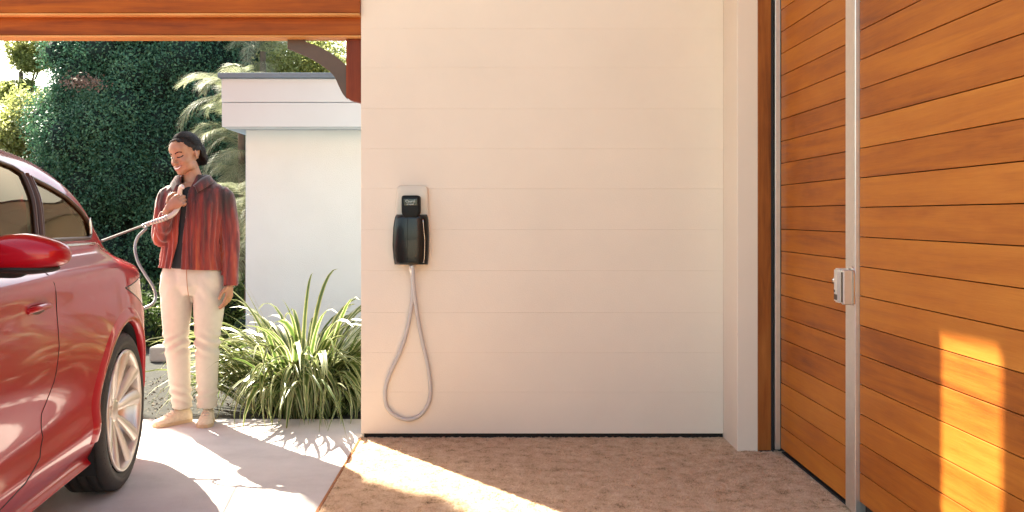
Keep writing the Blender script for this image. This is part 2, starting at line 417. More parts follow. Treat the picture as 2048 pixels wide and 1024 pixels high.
dB = leaf('wide orange cedar plank door leaf with the bright sun patch', -0.6, 3.772, 1.351, 0.1169, M_door)
sa = box('stile', XD-0.012, XD+0.03, 3.836, 3.8905, 0.012, 2.85, M_steel, bev=0.003); under(dA, sa)
sb = box('stile', XD-0.016, XD+0.03, 3.774, 3.832, 0.012, 2.85, M_steel, bev=0.003); under(dB, sb)
# the lock sits on the narrow leaf's stile
lk = empty('door_lock', (XD-0.016, 3.83, 0.925)); tag(lk, 'chrome box lock with a small knob on the metal door stile', 'lock')
bm = bmesh.new(); bmesh.ops.create_cube(bm, size=1, matrix=Matrix.Translation((XD-0.046, 3.836, 0.920)) @ Matrix.Diagonal((0.050, 0.050, 0.138, 1)))
bmesh.ops.bevel(bm, geom=bm.edges[:], offset=0.006, segments=3, affect='EDGES'); under(lk, link('case', bm_mesh('case', bm, False), simple('satin_chrome', (0.80, 0.78, 0.75), 0.28, metal=0.75)))
under(lk, prism('back_plate', [(3.790+0.036*math.cos(a)*(1 if 0 else 1)+0.02, 0.965+0.036*math.sin(a)) for a in np.linspace(0, math.pi, 12)] + [(3.774, 0.85), (3.79, 0.842), (3.83, 0.842), (3.846, 0.85)], 'x', XD-0.0225, XD-0.0165, M_chrome))
under(lk, link('knob', lathe_me('knob', [(-0.036, 0.0), (-0.036, 0.010), (-0.030, 0.014), (-0.022, 0.014), (-0.018, 0.008), (0.0, 0.007)], 20, 'y'), M_chrome)).location = (XD-0.052, 3.80, 0.935)
lk.children[-1].location = (0, 0, 0)
kn = lk.children[-1]; kn.data.transform(Matrix.Translation((XD-0.055, 3.905, 0.938)))
under(lk, box('side_plate', XD-0.060, XD-0.0228, 3.782, 3.8095, 0.846, 0.985, M_steel, bev=0.004))
under(lk, box('side_channel', XD-0.0625, XD-0.0605, 3.790, 3.802, 0.855, 0.975, M_bracket))
under(lk, box('keyhole', XD-0.0730, XD-0.0715, 3.846, 3.853, 0.892, 0.902, M_dark))
under(lk, box('slot', XD-0.0730, XD-0.0715, 3.822, 3.852, 0.862, 0.884, M_bracket))

# ------------------------------------------------------------------ beams over the opening, roof
bmr = empty('timber_lintel', (-4.6, 5.16, 2.2)); tag(bmr, 'stacked orange timber lintel beams over the car opening', 'beam')
def zy(py, Y): return H-(py-CY)/F*Y
under(bmr, box('beam', -9, -0.706, 5.13, 5.24, zy(70.5, 5.13), zy(31, 5.13), M_beam, bev=0.004))
under(bmr, box('beam', -9, -0.706, 5.075, 5.24, zy(26.0, 5.075), 2.62, M_beam, bev=0.004))
under(bmr, box('lit_soffit_strip', -9, -0.706, 5.071, 5.128, zy(30.5, 5.071), zy(26.0, 5.075)-0.0005, M_soffit_lit, bev=0.003))  # added pale strips, their colour stands in for bounce light under the beams
under(bmr, box('lit_soffit_strip', -9, -0.706, 5.124, 5.236, zy(74.5, 5.124), zy(70.5, 5.13)-0.0005, M_soffit_lit, bev=0.003))
under(bmr, box('upper_panel', -9, -0.706, 5.12, 5.16, 2.622, ZT, M_beam))
br = empty('roof_bracket', (-0.95, 5.2, 2.0)); tag(br, 'curved dark bronze bracket on a short red timber post under the lintel', 'bracket')
YB = 5.19
def bp_(x, y): p = PX(x, y, YB); return (p[0], p[2])
up_ = catmull([(611, 83), (632, 91), (655, 102), (673, 114), (693, 131)], 5)[:, :2]
lo_ = catmull([(575, 97), (593, 104), (618, 115), (638, 127), (657, 141), (669, 154), (677, 171), (685, 187), (693, 197)], 5)[:, :2]
outl = [bp_(575, 79), bp_(608, 79)] + [bp_(*p) for p in up_] + [bp_(*p) for p in lo_[::-1]]
under(br, prism('curved_arm', outl, 'y', YB, YB+0.045, M_bracket))
outp = [bp_(693.5, 79), bp_(727, 79), bp_(727, 206), bp_(718, 205), bp_(706, 202), bp_(698, 199), bp_(693.5, 195)]
under(br, prism('post', outp, 'y', YB-0.02, YB+0.05, M_post))
cl = box('ceiling', -9, 2.0, 3.4, 5.35, ZT, ZT+0.1, M_beam); tag(cl, kind='structure')

# ------------------------------------------------------------------ wall charger
M_plate = simple('cream_plastic', (0.70, 0.59, 0.46), 0.4, coat=0.1)
M_black = simple('black_gloss_plastic', (0.008, 0.011, 0.010), 0.30, coat=0.15, spec=0.3)
M_blackm = simple('black_matt_plastic', (0.006, 0.007, 0.007), 0.5, spec=0.2)
M_cable = simple('pale_grey_cable', (0.50, 0.45, 0.42), 0.42, noise_scale=8, var=0.05)
M_screen = simple('display_glass', (0.01, 0.018, 0.016), 0.15)
M_ink = simple('pale_display_print', (0.55, 0.60, 0.58), 0.6)
ch = empty('wall_charger', (-0.43, YW, 0.9)); tag(ch, 'black and cream car charger fixed to the board wall with a hanging cable loop', 'charger')
def w2(px, py): return ((px-CX)/PM, H-(py-CY)/PM)
def rounded(pts, r=3, n=5):
    out = []
    for i, p in enumerate(pts):
        p = np.array(p, float); a = np.array(pts[i-1], float); b = np.array(pts[(i+1) % len(pts)], float)
        rr = r[i] if isinstance(r, (list, tuple)) else r
        u = (a-p)/np.linalg.norm(a-p); v = (b-p)/np.linalg.norm(b-p)
        s, e = p+u*rr, p+v*rr
        for t in np.linspace(0, 1, n): out.append(tuple((1-t)**2*s+2*t*(1-t)*p+t*t*e))
    return out
def domed(name, outline, y_back, y_front, mat, dome=0.0, bev=0.006):
    """outline in px, extruded towards the camera with a rounded front edge and a slight bulge"""
    P = np.array([w2(*p) for p in outline]); c = P.mean(0); n = len(P)
    V, Fc = [], []
    half = (P.max(0)-P.min(0))/2
    rings = [(y_back, 0.0), (y_front+bev, 0.0), (y_front+bev*0.35, bev*0.3), (y_front, bev)]
    for y, ins in rings:
        q = c+(P-c)*(1-ins/np.maximum(half, 1e-4))
        V += [(a[0], y, a[1]) for a in q]
    for k in range(1, 5):
        f = 1-k/5*0.999
        q = c+(P-c)*(1-bev/np.maximum(half, 1e-4))*f
        V += [(a[0], y_front-dome*(1-f*f), a[1]) for a in q]
    m = len(V)//n
    for i in range(m-1):
        for k in range(n): Fc.append((i*n+k, i*n+(k+1) % n, (i+1)*n+(k+1) % n, (i+1)*n+k))
    Fc.append(tuple(range((m-1)*n, m*n))); Fc.append(tuple(range(n))[::-1])
    me = mesh(name, V, Fc, True)
    bm = bmesh.new(); bm.from_mesh(me); bmesh.ops.recalc_face_normals(bm, faces=bm.faces[:]); bm.to_mesh(me); bm.free()
    return under(ch, link(name, me, mat))
domed('mounting_plate', rounded([(795, 371), (856, 371), (860, 480), (858, 520), (792, 520), (789, 480)], [10, 10, 3, 3, 3, 3]), YW-0.001, YW-0.030, M_plate, 0.004)
body = rounded([(794, 429), (856, 429), (859.5, 470), (859, 500), (857, 528), (791, 528), (787.5, 490), (789, 455)], [7, 7, 6, 6, 3, 3, 6, 6])
def ybody(px, py):
    t = (px-824)/36.0
    return YW-0.062-0.040*max(0.0, 1-abs(t)**2.6)**0.75-0.008*max(0.0, 1-((py-480)/52)**2)
def body_shell():
    ys = np.concatenate([[429.0, 429.6, 431], np.linspace(434, 524, 24), [526.5, 527.6, 528]]); V, Fc = [], []; nc = 28
    for y in ys:
        l = np.interp(y, [429, 434, 442, 455, 490, 515, 528], [795, 792.5, 790.8, 789, 787.5, 789.5, 791.5]); r = np.interp(y, [429, 434, 442, 470, 500, 528], [855, 857, 858, 859.5, 859.2, 857])
        e = min(1.0, (y-428.6)/4, (528.4-y)/2.5); e = 1-(1-max(e, 0))**2
        for k in range(nc+1):
            t = -math.cos(math.pi*k/nc); px = (l+r)/2+(r-l)/2*t; x, z = w2(px, y)
            yy = YW-0.034-(YW-0.034-ybody(824+36*t*0.999, y))*(0.55+0.45*e); V.append((x, yy, z))
    m = nc+1
    for i in range(len(ys)-1):
        for k in range(nc): Fc.append((i*m+k, i*m+k+1, (i+1)*m+k+1, (i+1)*m+k))
    b0 = len(V); n_ = len(ys)
    rim = list(range(m))+[i*m+nc for i in range(1, n_)]+[(n_-1)*m+k for k in range(nc-1, -1, -1)]+[i*m for i in range(n_-2, 0, -1)]
    V += [(V[i][0], YW-0.031, V[i][2]) for i in rim]
    for k in range(len(rim)): Fc.append((rim[k], rim[(k+1) % len(rim)], b0+(k+1) % len(rim), b0+k))
    me = mesh('body', V, Fc, True)
    bm = bmesh.new(); bm.from_mesh(me); bmesh.ops.recalc_face_normals(bm, faces=bm.faces[:]); bm.to_mesh(me); bm.free()
    return under(ch, link('body', me, M_black))
bd = body_shell()
hd = domed('display_head', rounded([(806.5, 391.5), (842.5, 391.5), (843, 425), (838, 436), (811, 436), (806.5, 425)], [6, 6, 4, 4, 4, 4]), YW-0.032, YW-0.105, M_blackm, 0.003, 0.007)
sc_o = domed('screen', rounded([(810.5, 398), (838, 398), (838, 412), (810.5, 412)], 1.5), YW-0.100, YW-0.1085, M_screen, 0.0003, 0.001)
sc_o.parent = None; sc_o.parent = hd; sc_o.matrix_parent_inverse = Matrix.Identity(4)
def text(name, body_, size, loc, mat_, parent):
    cu = bpy.data.curves.new(name, 'FONT'); cu.body = body_; cu.size = size; cu.align_x = 'CENTER'; cu.align_y = 'CENTER'; cu.extrude = 0.0003
    o = bpy.data.objects.new(name, cu); C.objects.link(o); o.rotation_euler = (math.pi/2, 0, 0); o.location = loc
    dg = bpy.context.evaluated_depsgraph_get(); me = bpy.data.meshes.new_from_object(o.evaluated_get(dg)); bpy.data.objects.remove(o)
    me.transform(Matrix.Translation(loc) @ Matrix.Rotation(math.pi/2, 4, 'X'))
    p = link(name, me, mat_, parent); return p
a_ = w2(824, 403.2); text('display_text', 'Caurcl', 0.019, (a_[0], YW-0.1094, a_[1]), M_ink, hd)
a_ = w2(824, 408.6); text('display_text', 'xeaonel', 0.012, (a_[0], YW-0.1094, a_[1]), M_ink, hd)
# centre seam and side trim of the body
under(ch, tube('seam', [(w2(818.5, y)[0], ybody(818.5, y)-0.0003, w2(818.5, y)[1]) for y in np.linspace(437, 522, 14)], 0.0010, M_blackm, None, 6))
under(ch, tube('chrome_trim', [(w2(x, y)[0], ybody(x, y)-0.001, w2(x, y)[1]) for x, y in catmull([(848.5, 438), (850, 458), (852, 480), (851.5, 505), (850, 524)], 4)[:, :2]], 0.0016, M_chrome, None, 6))
yc = YW-0.055
loop = [(825.5, 520, yc), (826, 545, yc), (827, 580, yc+.01), (824, 612, yc+0.02), (815, 660, yc+0.03), (800, 705, yc+.035), (780, 748, yc+.04), (771, 780, yc+.04), (774, 812, yc+.04),
        (793, 831, yc+.04), (818, 838, yc+.04), (842, 828, yc+.04), (858, 803, yc+.04), (861, 772, yc+.04), (855, 725, yc+.035), (845, 680, yc+.03), (836, 630, yc+.02), (831, 590, yc+.006), (828.5, 550, yc-.012), (827, 520, yc-.010)]
lp = [np.array((w2(x, y)[0], yy, w2(x, y)[1])) for x, y, yy in loop]
under(ch, tube('hanging_cable', catmull(lp, 10), 0.0105, M_cable, None, 14))
under(ch, tube('strain_relief', [(w2(826, 527)[0], yc-.006, w2(826, 527)[1]), (w2(826, 534)[0], yc-.006, w2(826, 534)[1]), (w2(826, 550)[0], yc-.006, w2(826, 550)[1])], [0.017, 0.016, 0.0125], M_steel, None, 14))

# ------------------------------------------------------------------ white outbuilding
YO = 7.3
ob = empty('outbuilding', (-1.2, YO, 0)); tag(ob, 'white stuccoed flat roofed outbuilding with deep fascia and zinc edge', 'building')
ox = lambda px, Y: (px-CX)/F*Y
XR = 1.5
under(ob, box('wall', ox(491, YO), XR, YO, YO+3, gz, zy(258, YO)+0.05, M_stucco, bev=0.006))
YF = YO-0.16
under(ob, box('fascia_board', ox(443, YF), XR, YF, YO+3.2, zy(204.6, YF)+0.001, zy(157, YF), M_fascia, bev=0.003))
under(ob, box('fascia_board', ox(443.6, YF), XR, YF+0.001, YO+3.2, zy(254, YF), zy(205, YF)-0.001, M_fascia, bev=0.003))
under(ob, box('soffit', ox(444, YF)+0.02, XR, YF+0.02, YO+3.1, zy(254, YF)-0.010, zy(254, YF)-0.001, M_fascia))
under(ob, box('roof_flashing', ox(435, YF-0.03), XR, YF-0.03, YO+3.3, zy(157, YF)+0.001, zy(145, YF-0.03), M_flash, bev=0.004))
# low kerb stones by the path
for i, (px, py, ww) in enumerate([(326, 718, 0.12)]):
    Y = 2280/(py-CY); p = PX(px, py, Y)
    tag(box('kerb_stone', p[0]-ww, p[0]+ww*1.0, Y, Y+0.2, gz, gz+0.13, M_kerb, bev=0.02, seg=3), 'grey concrete kerb block at the end of the gravel path behind the woman', 'kerb')

# ------------------------------------------------------------------ car (local x: outwards on the visible side, y: lengthwise, z: up)
def paint():
    m, t, b = mat('red_car_paint'); L = t.links.new
    b.inputs['Base Color'].default_value = (0.40, 0.005, 0.014, 1); b.inputs['Metallic'].default_value = 0.15; b.inputs['Coat IOR'].default_value = 1.38; b.inputs['Specular IOR Level'].default_value = 0.15
    b.inputs['Roughness'].default_value = 0.38; b.inputs['Coat Weight'].default_value = 0.85; b.inputs['Coat Roughness'].default_value = 0.06
    tc = N(t, 'ShaderNodeTexCoord'); nz = N(t, 'ShaderNodeTexNoise', Scale=900.0, Detail=2.0); L(tc.outputs['Object'], nz.inputs['Vector'])
    bp = N(t, 'ShaderNodeBump', Strength=0.03, Distance=0.001); L(nz.outputs['Fac'], bp.inputs['Height']); L(bp.outputs[0], b.inputs['Normal'])
    return m
M_paint = paint()
def glass():
    m, t, b = mat('bronze_tinted_glass'); L = t.links.new
    tr = N(t, 'ShaderNodeBsdfTransparent'); tr.inputs[0].default_value = (0.50, 0.36, 0.20, 1)
    gl = N(t, 'ShaderNodeBsdfGlossy'); gl.inputs['Roughness'].default_value = 0.02; gl.inputs[0].default_value = (0.90, 0.66, 0.42, 1)
    fr_ = N(t, 'ShaderNodeFresnel', IOR=1.5)
    mx = N(t, 'ShaderNodeMixShader'); L(fr_.outputs[0], mx.inputs[0]); L(tr.outputs[0], mx.inputs[1]); L(gl.outputs[0], mx.inputs[2])
    L(mx.outputs[0], t.nodes['Material Output'].inputs['Surface']); return m
M_glass = glass()
M_tan = simple('tan_upholstery', (0.30, 0.20, 0.13), 0.7, noise_scale=10, var=0.1)
M_trimk = simple('bronze_window_trim', (0.10, 0.055, 0.035), 0.3, metal=0.3)
M_tyre = simple('tyre_rubber', (0.028, 0.024, 0.021), 0.65, noise_scale=30, var=0.25, bump=0.2, bump_scale=400)
M_rim = simple('champagne_alloy', (0.66, 0.58, 0.51), 0.34, metal=0.5, coat=0.4)
M_lamp = simple('lamp_lens', (0.62, 0.45, 0.35), 0.12, metal=0.55, coat=1.0)
M_well = simple('wheel_well_liner', (0.010, 0.012, 0.012), 0.85)

CARS = [  # s, then (v, z) for 13 control points from the bottom centre up to the roof centre
 (-3.72, [(-.92,.30),(-.62,.30),(-.55,.33),(-.50,.40),(-.48,.48),(-.48,.56),(-.52,.62),(-.58,.66),(-.64,.68),(-.70,.69),(-.76,.70),(-.82,.70),(-.92,.71)]),
 (-3.60, [(-.92,.25),(-.42,.25),(-.34,.28),(-.28,.36),(-.26,.48),(-.26,.60),(-.30,.68),(-.36,.73),(-.42,.75),(-.50,.77),(-.58,.78),(-.70,.78),(-.92,.79)]),
 (-3.35, [(-.92,.21),(-.26,.21),(-.18,.25),(-.12,.34),(-.10,.47),(-.10,.62),(-.12,.73),(-.17,.79),(-.23,.82),(-.32,.845),(-.42,.86),(-.58,.87),(-.92,.88)]),
 (-2.80, [(-.92,.20),(-.14,.20),(-.07,.24),(-.01,.33),(.0,.46),(.01,.64),(-.005,.79),(-.04,.87),(-.10,.91),(-.20,.935),(-.32,.95),(-.52,.965),(-.92,.98)]),
 (-2.35, [(-.92,.20),(-.12,.19),(-.05,.23),(-.018,.33),(-.032,.45),(-.004,.66),(-.008,.84),(-.035,.94),(-.09,1.0),(-.17,1.02),(-.30,1.035),(-.50,1.06),(-.92,1.10)]),
 (-1.95, [(-.92,.20),(-.12,.19),(-.05,.23),(-.018,.33),(-.036,.45),(-.004,.66),(-.008,.85),(-.032,.965),(-.09,1.07),(-.14,1.15),(-.22,1.25),(-.42,1.32),(-.92,1.36)]),
 (-1.60, [(-.92,.20),(-.12,.19),(-.05,.23),(-.018,.33),(-.038,.45),(-.004,.66),(-0.005,.87),(-.012,.983),(-.118,1.070),(-.19,1.27),(-.31,1.43),(-.48,1.475),(-.92,1.49)]),
 (-0.95, [(-.92,.20),(-.12,.19),(-.05,.235),(-.018,.335),(-.040,.45),(-.004,.66),(-0.005,.87),(-.012,.983),(-.118,1.070),(-.20,1.29),(-.335,1.458),(-.50,1.497),(-.92,1.515)]),
 (-0.62, [(-.92,.20),(-.12,.19),(-.05,.235),(-.010,.34),(-.030,.46),(-.002,.66),(-0.001,.87),(-.012,.983),(-.118,1.070),(-.20,1.285),(-.338,1.455),(-.50,1.495),(-.92,1.512)]),
 (-0.42, [(-.92,.20),(-.12,.19),(-.045,.235),(.0,.35),(-.010,.47),(.004,.66),(0.003,.87),(-.012,.983),(-.118,1.070),(-.185,1.265),(-.320,1.437),(-.48,1.482),(-.92,1.502)]),
 (-0.20, [(-.92,.20),(-.12,.20),(-.03,.24),(.010,.36),(.008,.48),(.012,.66),(0.007,.87),(-.012,.983),(-.118,1.070),(-.160,1.23),(-.252,1.375),(-.42,1.445),(-.92,1.475)]),
 (0.00, [(-.92,.20),(-.12,.20),(-.03,.24),(.012,.36),(.012,.48),(.016,.66),(0.007,.87),(-.012,.983),(-.118,1.070),(-.138,1.155),(-.188,1.245),(-.36,1.345),(-.92,1.42)]),
 (0.12, [(-.92,.21),(-.12,.20),(-.035,.24),(.008,.36),(.008,.48),(.012,.66),(0.001,.87),(-.022,.972),(-.135,1.050),(-.146,1.090),(-.180,1.130),(-.34,1.235),(-.92,1.36)]),
 (0.30, [(-.92,.22),(-.14,.21),(-.06,.25),(-.015,.36),(-.010,.48),(-.004,.66),(-.018,.85),(-.042,.957),(-.155,1.022),(-.175,1.046),(-.225,1.052),(-.37,1.075),(-.92,1.24)]),
 (0.55, [(-.92,.25),(-.20,.24),(-.125,.28),(-.075,.36),(-.062,.47),(-.055,.66),(-.068,.84),(-.094,.942),(-.195,.996),(-.225,1.010),(-.285,1.016),(-.42,1.028),(-.92,1.07)]),
 (0.75, [(-.92,.27),(-.27,.27),(-.20,.30),(-.14,.37),(-.122,.47),(-.118,.66),(-.138,.825),(-.185,.905),(-.25,.955),(-.295,.972),(-.36,.980),(-.50,.99),(-.92,1.02)]),
 (0.86, [(-.92,.30),(-.36,.30),(-.29,.33),(-.225,.40),(-.205,.49),(-.205,.66),(-.230,.80),(-.275,.87),(-.335,.91),(-.38,.93),(-.44,.94),(-.56,.95),(-.92,.98)]),
 (0.93, [(-.92,.34),(-.56,.34),(-.50,.37),(-.45,.43),(-.42,.50),(-.42,.66),(-.45,.77),(-.50,.82),(-.55,.85),(-.60,.87),(-.65,.875),(-.72,.88),(-.92,.90)]),
]
_s = np.array([c[0] for c in CARS]); _P = np.array([c[1] for c in CARS])      # (S,13,2)
_M = {}
def pchip(x, y, q):
    h = np.diff(x)
    if id(y) not in _M:
        d = np.diff(y, axis=0)/h.reshape(-1, *([1]*(y.ndim-1)))
        m = np.zeros_like(y); m[0] = d[0]; m[-1] = d[-1]
        for i in range(1, len(x)-1):
            w1, w2_ = 2*h[i]+h[i-1], h[i]+2*h[i-1]
            same = d[i-1]*d[i] > 0
            with np.errstate(divide='ignore', invalid='ignore'):
                mm = (w1+w2_)/(w1/d[i-1]+w2_/d[i])
            m[i] = np.where(same, mm, 0)
        _M[id(y)] = m
    m = _M[id(y)]
    out = []
    for v in np.atleast_1d(q):
        i = int(np.clip(np.searchsorted(x, v)-1, 0, len(x)-2)); t = (v-x[i])/h[i]
        out.append((2*t**3-3*t**2+1)*y[i]+(t**3-2*t**2+t)*h[i]*m[i]+(-2*t**3+3*t**2)*y[i+1]+(t**3-t**2)*h[i]*m[i+1])
    return np.array(out)
def smooth_s(q):
    # average of a few neighbours removes the small kinks between stations
    acc = 0
    for k, wt in ((-0.09, .15), (-0.045, .2), (0, .3), (0.045, .2), (0.09, .15)):
        acc = acc+wt*pchip(_s, _P, np.clip(np.atleast_1d(q)+k*np.minimum(1, np.maximum(0, (0.93-np.atleast_1d(q))*6)), _s[0], _s[-1]))
    return acc
NU = 10
def ring_u(ctrl, us):
    P = np.vstack([[ctrl[0][0]*2-ctrl[1][0], ctrl[0][1]], ctrl, [2*ctrl[-1][0]-ctrl[-2][0], ctrl[-2][1]]])
    out = []
    for u in us:
        i = min(int(u), len(ctrl)-2); t = u-i; a, b, c, d = P[i], P[i+1], P[i+2], P[i+3]
        out.append(0.5*((2*b)+(-a+c)*t+(2*a-5*b+4*c-d)*t*t+(-a+3*b-3*c+d)*t**3))
    return np.array(out)
def car_v(s, z, u0=2.0, u1=10.4):
    c = smooth_s(s)[0]; lo, hi = u0, u1
    for _ in range(26):
        m = (lo+hi)/2
        if ring_u(c, [m])[0][1] < z: lo = m
        else: hi = m
    return ring_u(c, [lo])[0][0]
US = np.linspace(0, 12, 12*NU+1)
SS = np.concatenate([np.arange(-3.72, -1.9, 0.07), np.arange(-1.9, 0.80, 0.02), np.linspace(0.80, 0.93, 16)])
SS = SS[np.concatenate([[True], np.diff(SS) > 1e-6])]
ctrl_all = smooth_s(SS)
bm = bmesh.new(); rings = []
ul = bm.verts.layers.float.new('u')
for s, c in zip(SS, ctrl_all):
    q = ring_u(c, US); r = []
    for (v, z), u in zip(q, US):
        vv = bm.verts.new((v, s, z)); vv[ul] = u; r.append(vv)
    for (v, z), u in list(zip(q, US))[::-1][1:-1]:
        vv = bm.verts.new((-1.84-v, s, z)); vv[ul] = u; r.append(vv)
    rings.append(r)
nr = len(rings[0])
for a, b in zip(rings[:-1], rings[1:]):
    for k in range(nr):
        bm.faces.new((a[k], a[(k+1) % nr], b[(k+1) % nr], b[k]))
bm.faces.new(rings[0][::-1]); bm.faces.new(rings[-1])
bmesh.ops.recalc_face_normals(bm, faces=bm.faces[:])

def arc_poly(cs, cz, R, a0, a1, n):
    return [(cs+R*math.cos(a), cz+R*math.sin(a)) for a in np.linspace(a0, a1, n)]
POLY = {
 'window':   ([(-1.62, 1.115), (-0.665, 1.108), (-0.50, 1.365), (-0.55, 1.388), (-0.72, 1.413), (-1.1, 1.418), (-1.40, 1.40)], (7.9, 10.2)),
 'quarter':  ([(-0.600, 1.108), (-0.075, 1.104), (-0.045, 1.125), (-0.05, 1.165), (-0.10, 1.215), (-0.20, 1.275), (-0.32, 1.318), (-0.445, 1.352)], (7.9, 10.2)),
 'door':     ([(-0.905, 1.06), (-0.855, 0.90), (-0.835, 0.74), (-0.862, 0.62), (-0.925, 0.52), (-0.885, 0.43), (-0.95, 0.375), (-1.10, 0.330), (-1.30, 0.300), (-1.85, 0.285), (-2.02, 0.34), (-2.05, 0.60), (-2.02, 1.02), (-1.9, 1.05)], (2.0, 8.1)),
 'lamp':     ([(-0.02, 0.884), (0.35, 0.905), (0.72, 0.91), (0.95, 0.90), (0.95, 0.69), (0.72, 0.70), (0.60, 0.718)], (4.5, 8.0)),
}
ARCH = {'rear': (0.0, 0.345, 0.392), 'front': (-2.80, 0.345, 0.392)}
def arch_poly(k): c = ARCH[k]; return arc_poly(c[0], c[1], c[2], 0, 2*math.pi, 41)[:-1]
def seg_cut(p, q):
    n = Vector((0, q[1]-p[1], -(q[0]-p[0]))).normalized(); co = Vector((0, p[0], p[1]))
    y0, y1, z0, z1 = min(p[0], q[0])-0.03, max(p[0], q[0])+0.03, min(p[1], q[1])-0.03, max(p[1], q[1])+0.03
    fs = []
    for f in bm.faces:
        if len(f.verts) > 12: continue
        c = f.verts[0].co
        if not (y0-0.1 < c.y < y1+0.1 and z0-0.1 < c.z < z1+0.1): continue
        ys = [v.co.y for v in f.verts]; zz = [v.co.z for v in f.verts]
        if max(ys) < y0 or min(ys) > y1 or max(zz) < z0 or min(zz) > z1: continue
        fs.append(f)
    if not fs: return
    es = list({e for f in fs for e in f.edges}); vv = list({v for f in fs for v in f.verts})
    bmesh.ops.bisect_plane(bm, geom=vv+es+fs, dist=1e-5, plane_co=co, plane_no=n)
for poly in [POLY[k][0] for k in POLY] + [arch_poly('rear'), arch_poly('front')]:
    for i in range(len(poly)): seg_cut(poly[i], poly[(i+1) % len(poly)])
def inside(p, poly):
    r = False; j = len(poly)-1
    for i in range(len(poly)):
        (xi, yi), (xj, yj) = poly[i], poly[j]
        if (yi > p[1]) != (yj > p[1]) and p[0] < (xj-xi)*(p[1]-yi)/(yj-yi)+xi: r = not r
        j = i
    return r
bm.normal_update(); bm.verts.index_update()
vn = {v.index: v.normal.copy() for v in bm.verts}
groups = {}
apolys = [arch_poly('rear'), arch_poly('front')]
for f in bm.faces:
    c = f.calc_center_median(); u = sum(v[ul] for v in f.verts)/len(f.verts)
    # vertices born from cuts may carry u = 0; use the largest instead
    um = max(v[ul] for v in f.verts); p = (c.y, c.z); key = 'body'
    side = 'R' if c.x > -0.92 else 'L'
    if len(f.verts) < 30 and abs(c.x+0.92) > 0.3 and um < 9 and any(inside(p, a) for a in apolys): continue
    for k, (poly, ur) in POLY.items():
        if ur[0] <= um <= ur[1]+0.12 and abs(c.x+0.92) > 0.25 and inside(p, poly): key = k+side; break
    if key == 'body' and um > 10.45 and -0.30 < c.y < 0.50 and abs(c.x+0.92) < 0.52-max(0, c.y)*0.1 and c.z > 1.06: key = 'backlight'
    if key == 'body' and um > 10.3 and -2.3 < c.y < -1.75 and c.z > 1.07: key = 'windscreen'
    groups.setdefault(key, []).append(f)
def part(name, fs, mat_, parent, inset=0.0):
    idx = {}; V = []; Nn = []; Fc = []
    for f in fs:
        ids = []
        for v in f.verts:
            if v.index not in idx:
                idx[v.index] = len(V); V.append(tuple(v.co-vn[v.index]*inset)); Nn.append(vn[v.index])
            ids.append(idx[v.index])
        Fc.append(tuple(ids))
    me = mesh(name, V, Fc, True)
    me.normals_split_custom_set_from_vertices([tuple(n) for n in Nn])
    return link(name, me, mat_, parent)
car = empty('car', (-1.617, 4.19, 0), math.radians(6)); tag(car, 'glossy red electric car with its wing mirror, door and alloy wheel in view', 'car')
part('body', groups['body'], M_paint, car)
glass_parts = {}
for sd in 'RL':
    d = part('door', groups['door'+sd], M_paint, car)
    part('window', groups['window'+sd], M_glass, car, 0.004)
    part('quarter_window', groups['quarter'+sd], M_glass, car, 0.004)
    part('lamp', groups['lamp'+sd], M_lamp, car, 0.003)
    if sd == 'R': doorR = d
for k, nme in (('backlight', 'rear_window'), ('windscreen', 'windscreen')):
    if k in groups: part(nme, groups[k], M_glass, car, 0.003)
lining = [f for f in groups['body'] if max(v[ul] for v in f.verts) > 8.3 and -1.9 < f.calc_center_median().y < 0.4]
part('headlining', lining, M_tan, car, 0.03)
bm.free()

def on_body(pts, off=0.0, u1=10.4):
    return [(car_v(s, z, 2.0, u1)+off, s, z) for s, z in pts]
def densify(poly, step=0.03, closed=True):
    out = []; m = len(poly) if closed else len(poly)-1
    for i in range(m):
        p, q = np.array(poly[i]), np.array(poly[(i+1) % len(poly)]); n = max(1, int(np.linalg.norm(q-p)/step))
        for t in np.linspace(0, 1, n, endpoint=False): out.append(tuple(p+(q-p)*t))
    out.append(poly[0] if closed else poly[-1]); return out
# window trims, door seam
for k in ('window', 'quarter'):
    tube('window_trim', on_body(densify(POLY[k][0]), 0.001), 0.0085, M_trimk, car, 8)
tube('door_seam', on_body(densify(POLY['door'][0][:10], closed=False), -0.0012), 0.0032, M_dark, doorR, 6)
tube('belt_trim', on_body(densify([(-1.62, 1.088), (-0.64, 1.084), (-0.03, 1.080)], closed=False), 0.002), 0.007, M_chrome, car, 8)
tube('pillar_trim', on_body(densify([(-0.632, 1.10), (-0.475, 1.36)], 0.02, False), 0.003), 0.012, M_trimk, car, 8)
tube('lamp_seam', on_body(densify(POLY['lamp'][0][:3], closed=False), -0.001), 0.003, M_dark, car, 6)
tube('lamp_seam', on_body(densify([(-0.02, 0.884), (0.60, 0.718), (0.72, 0.70), (0.80, 0.695)], closed=False), -0.001), 0.003, M_dark, car, 6)
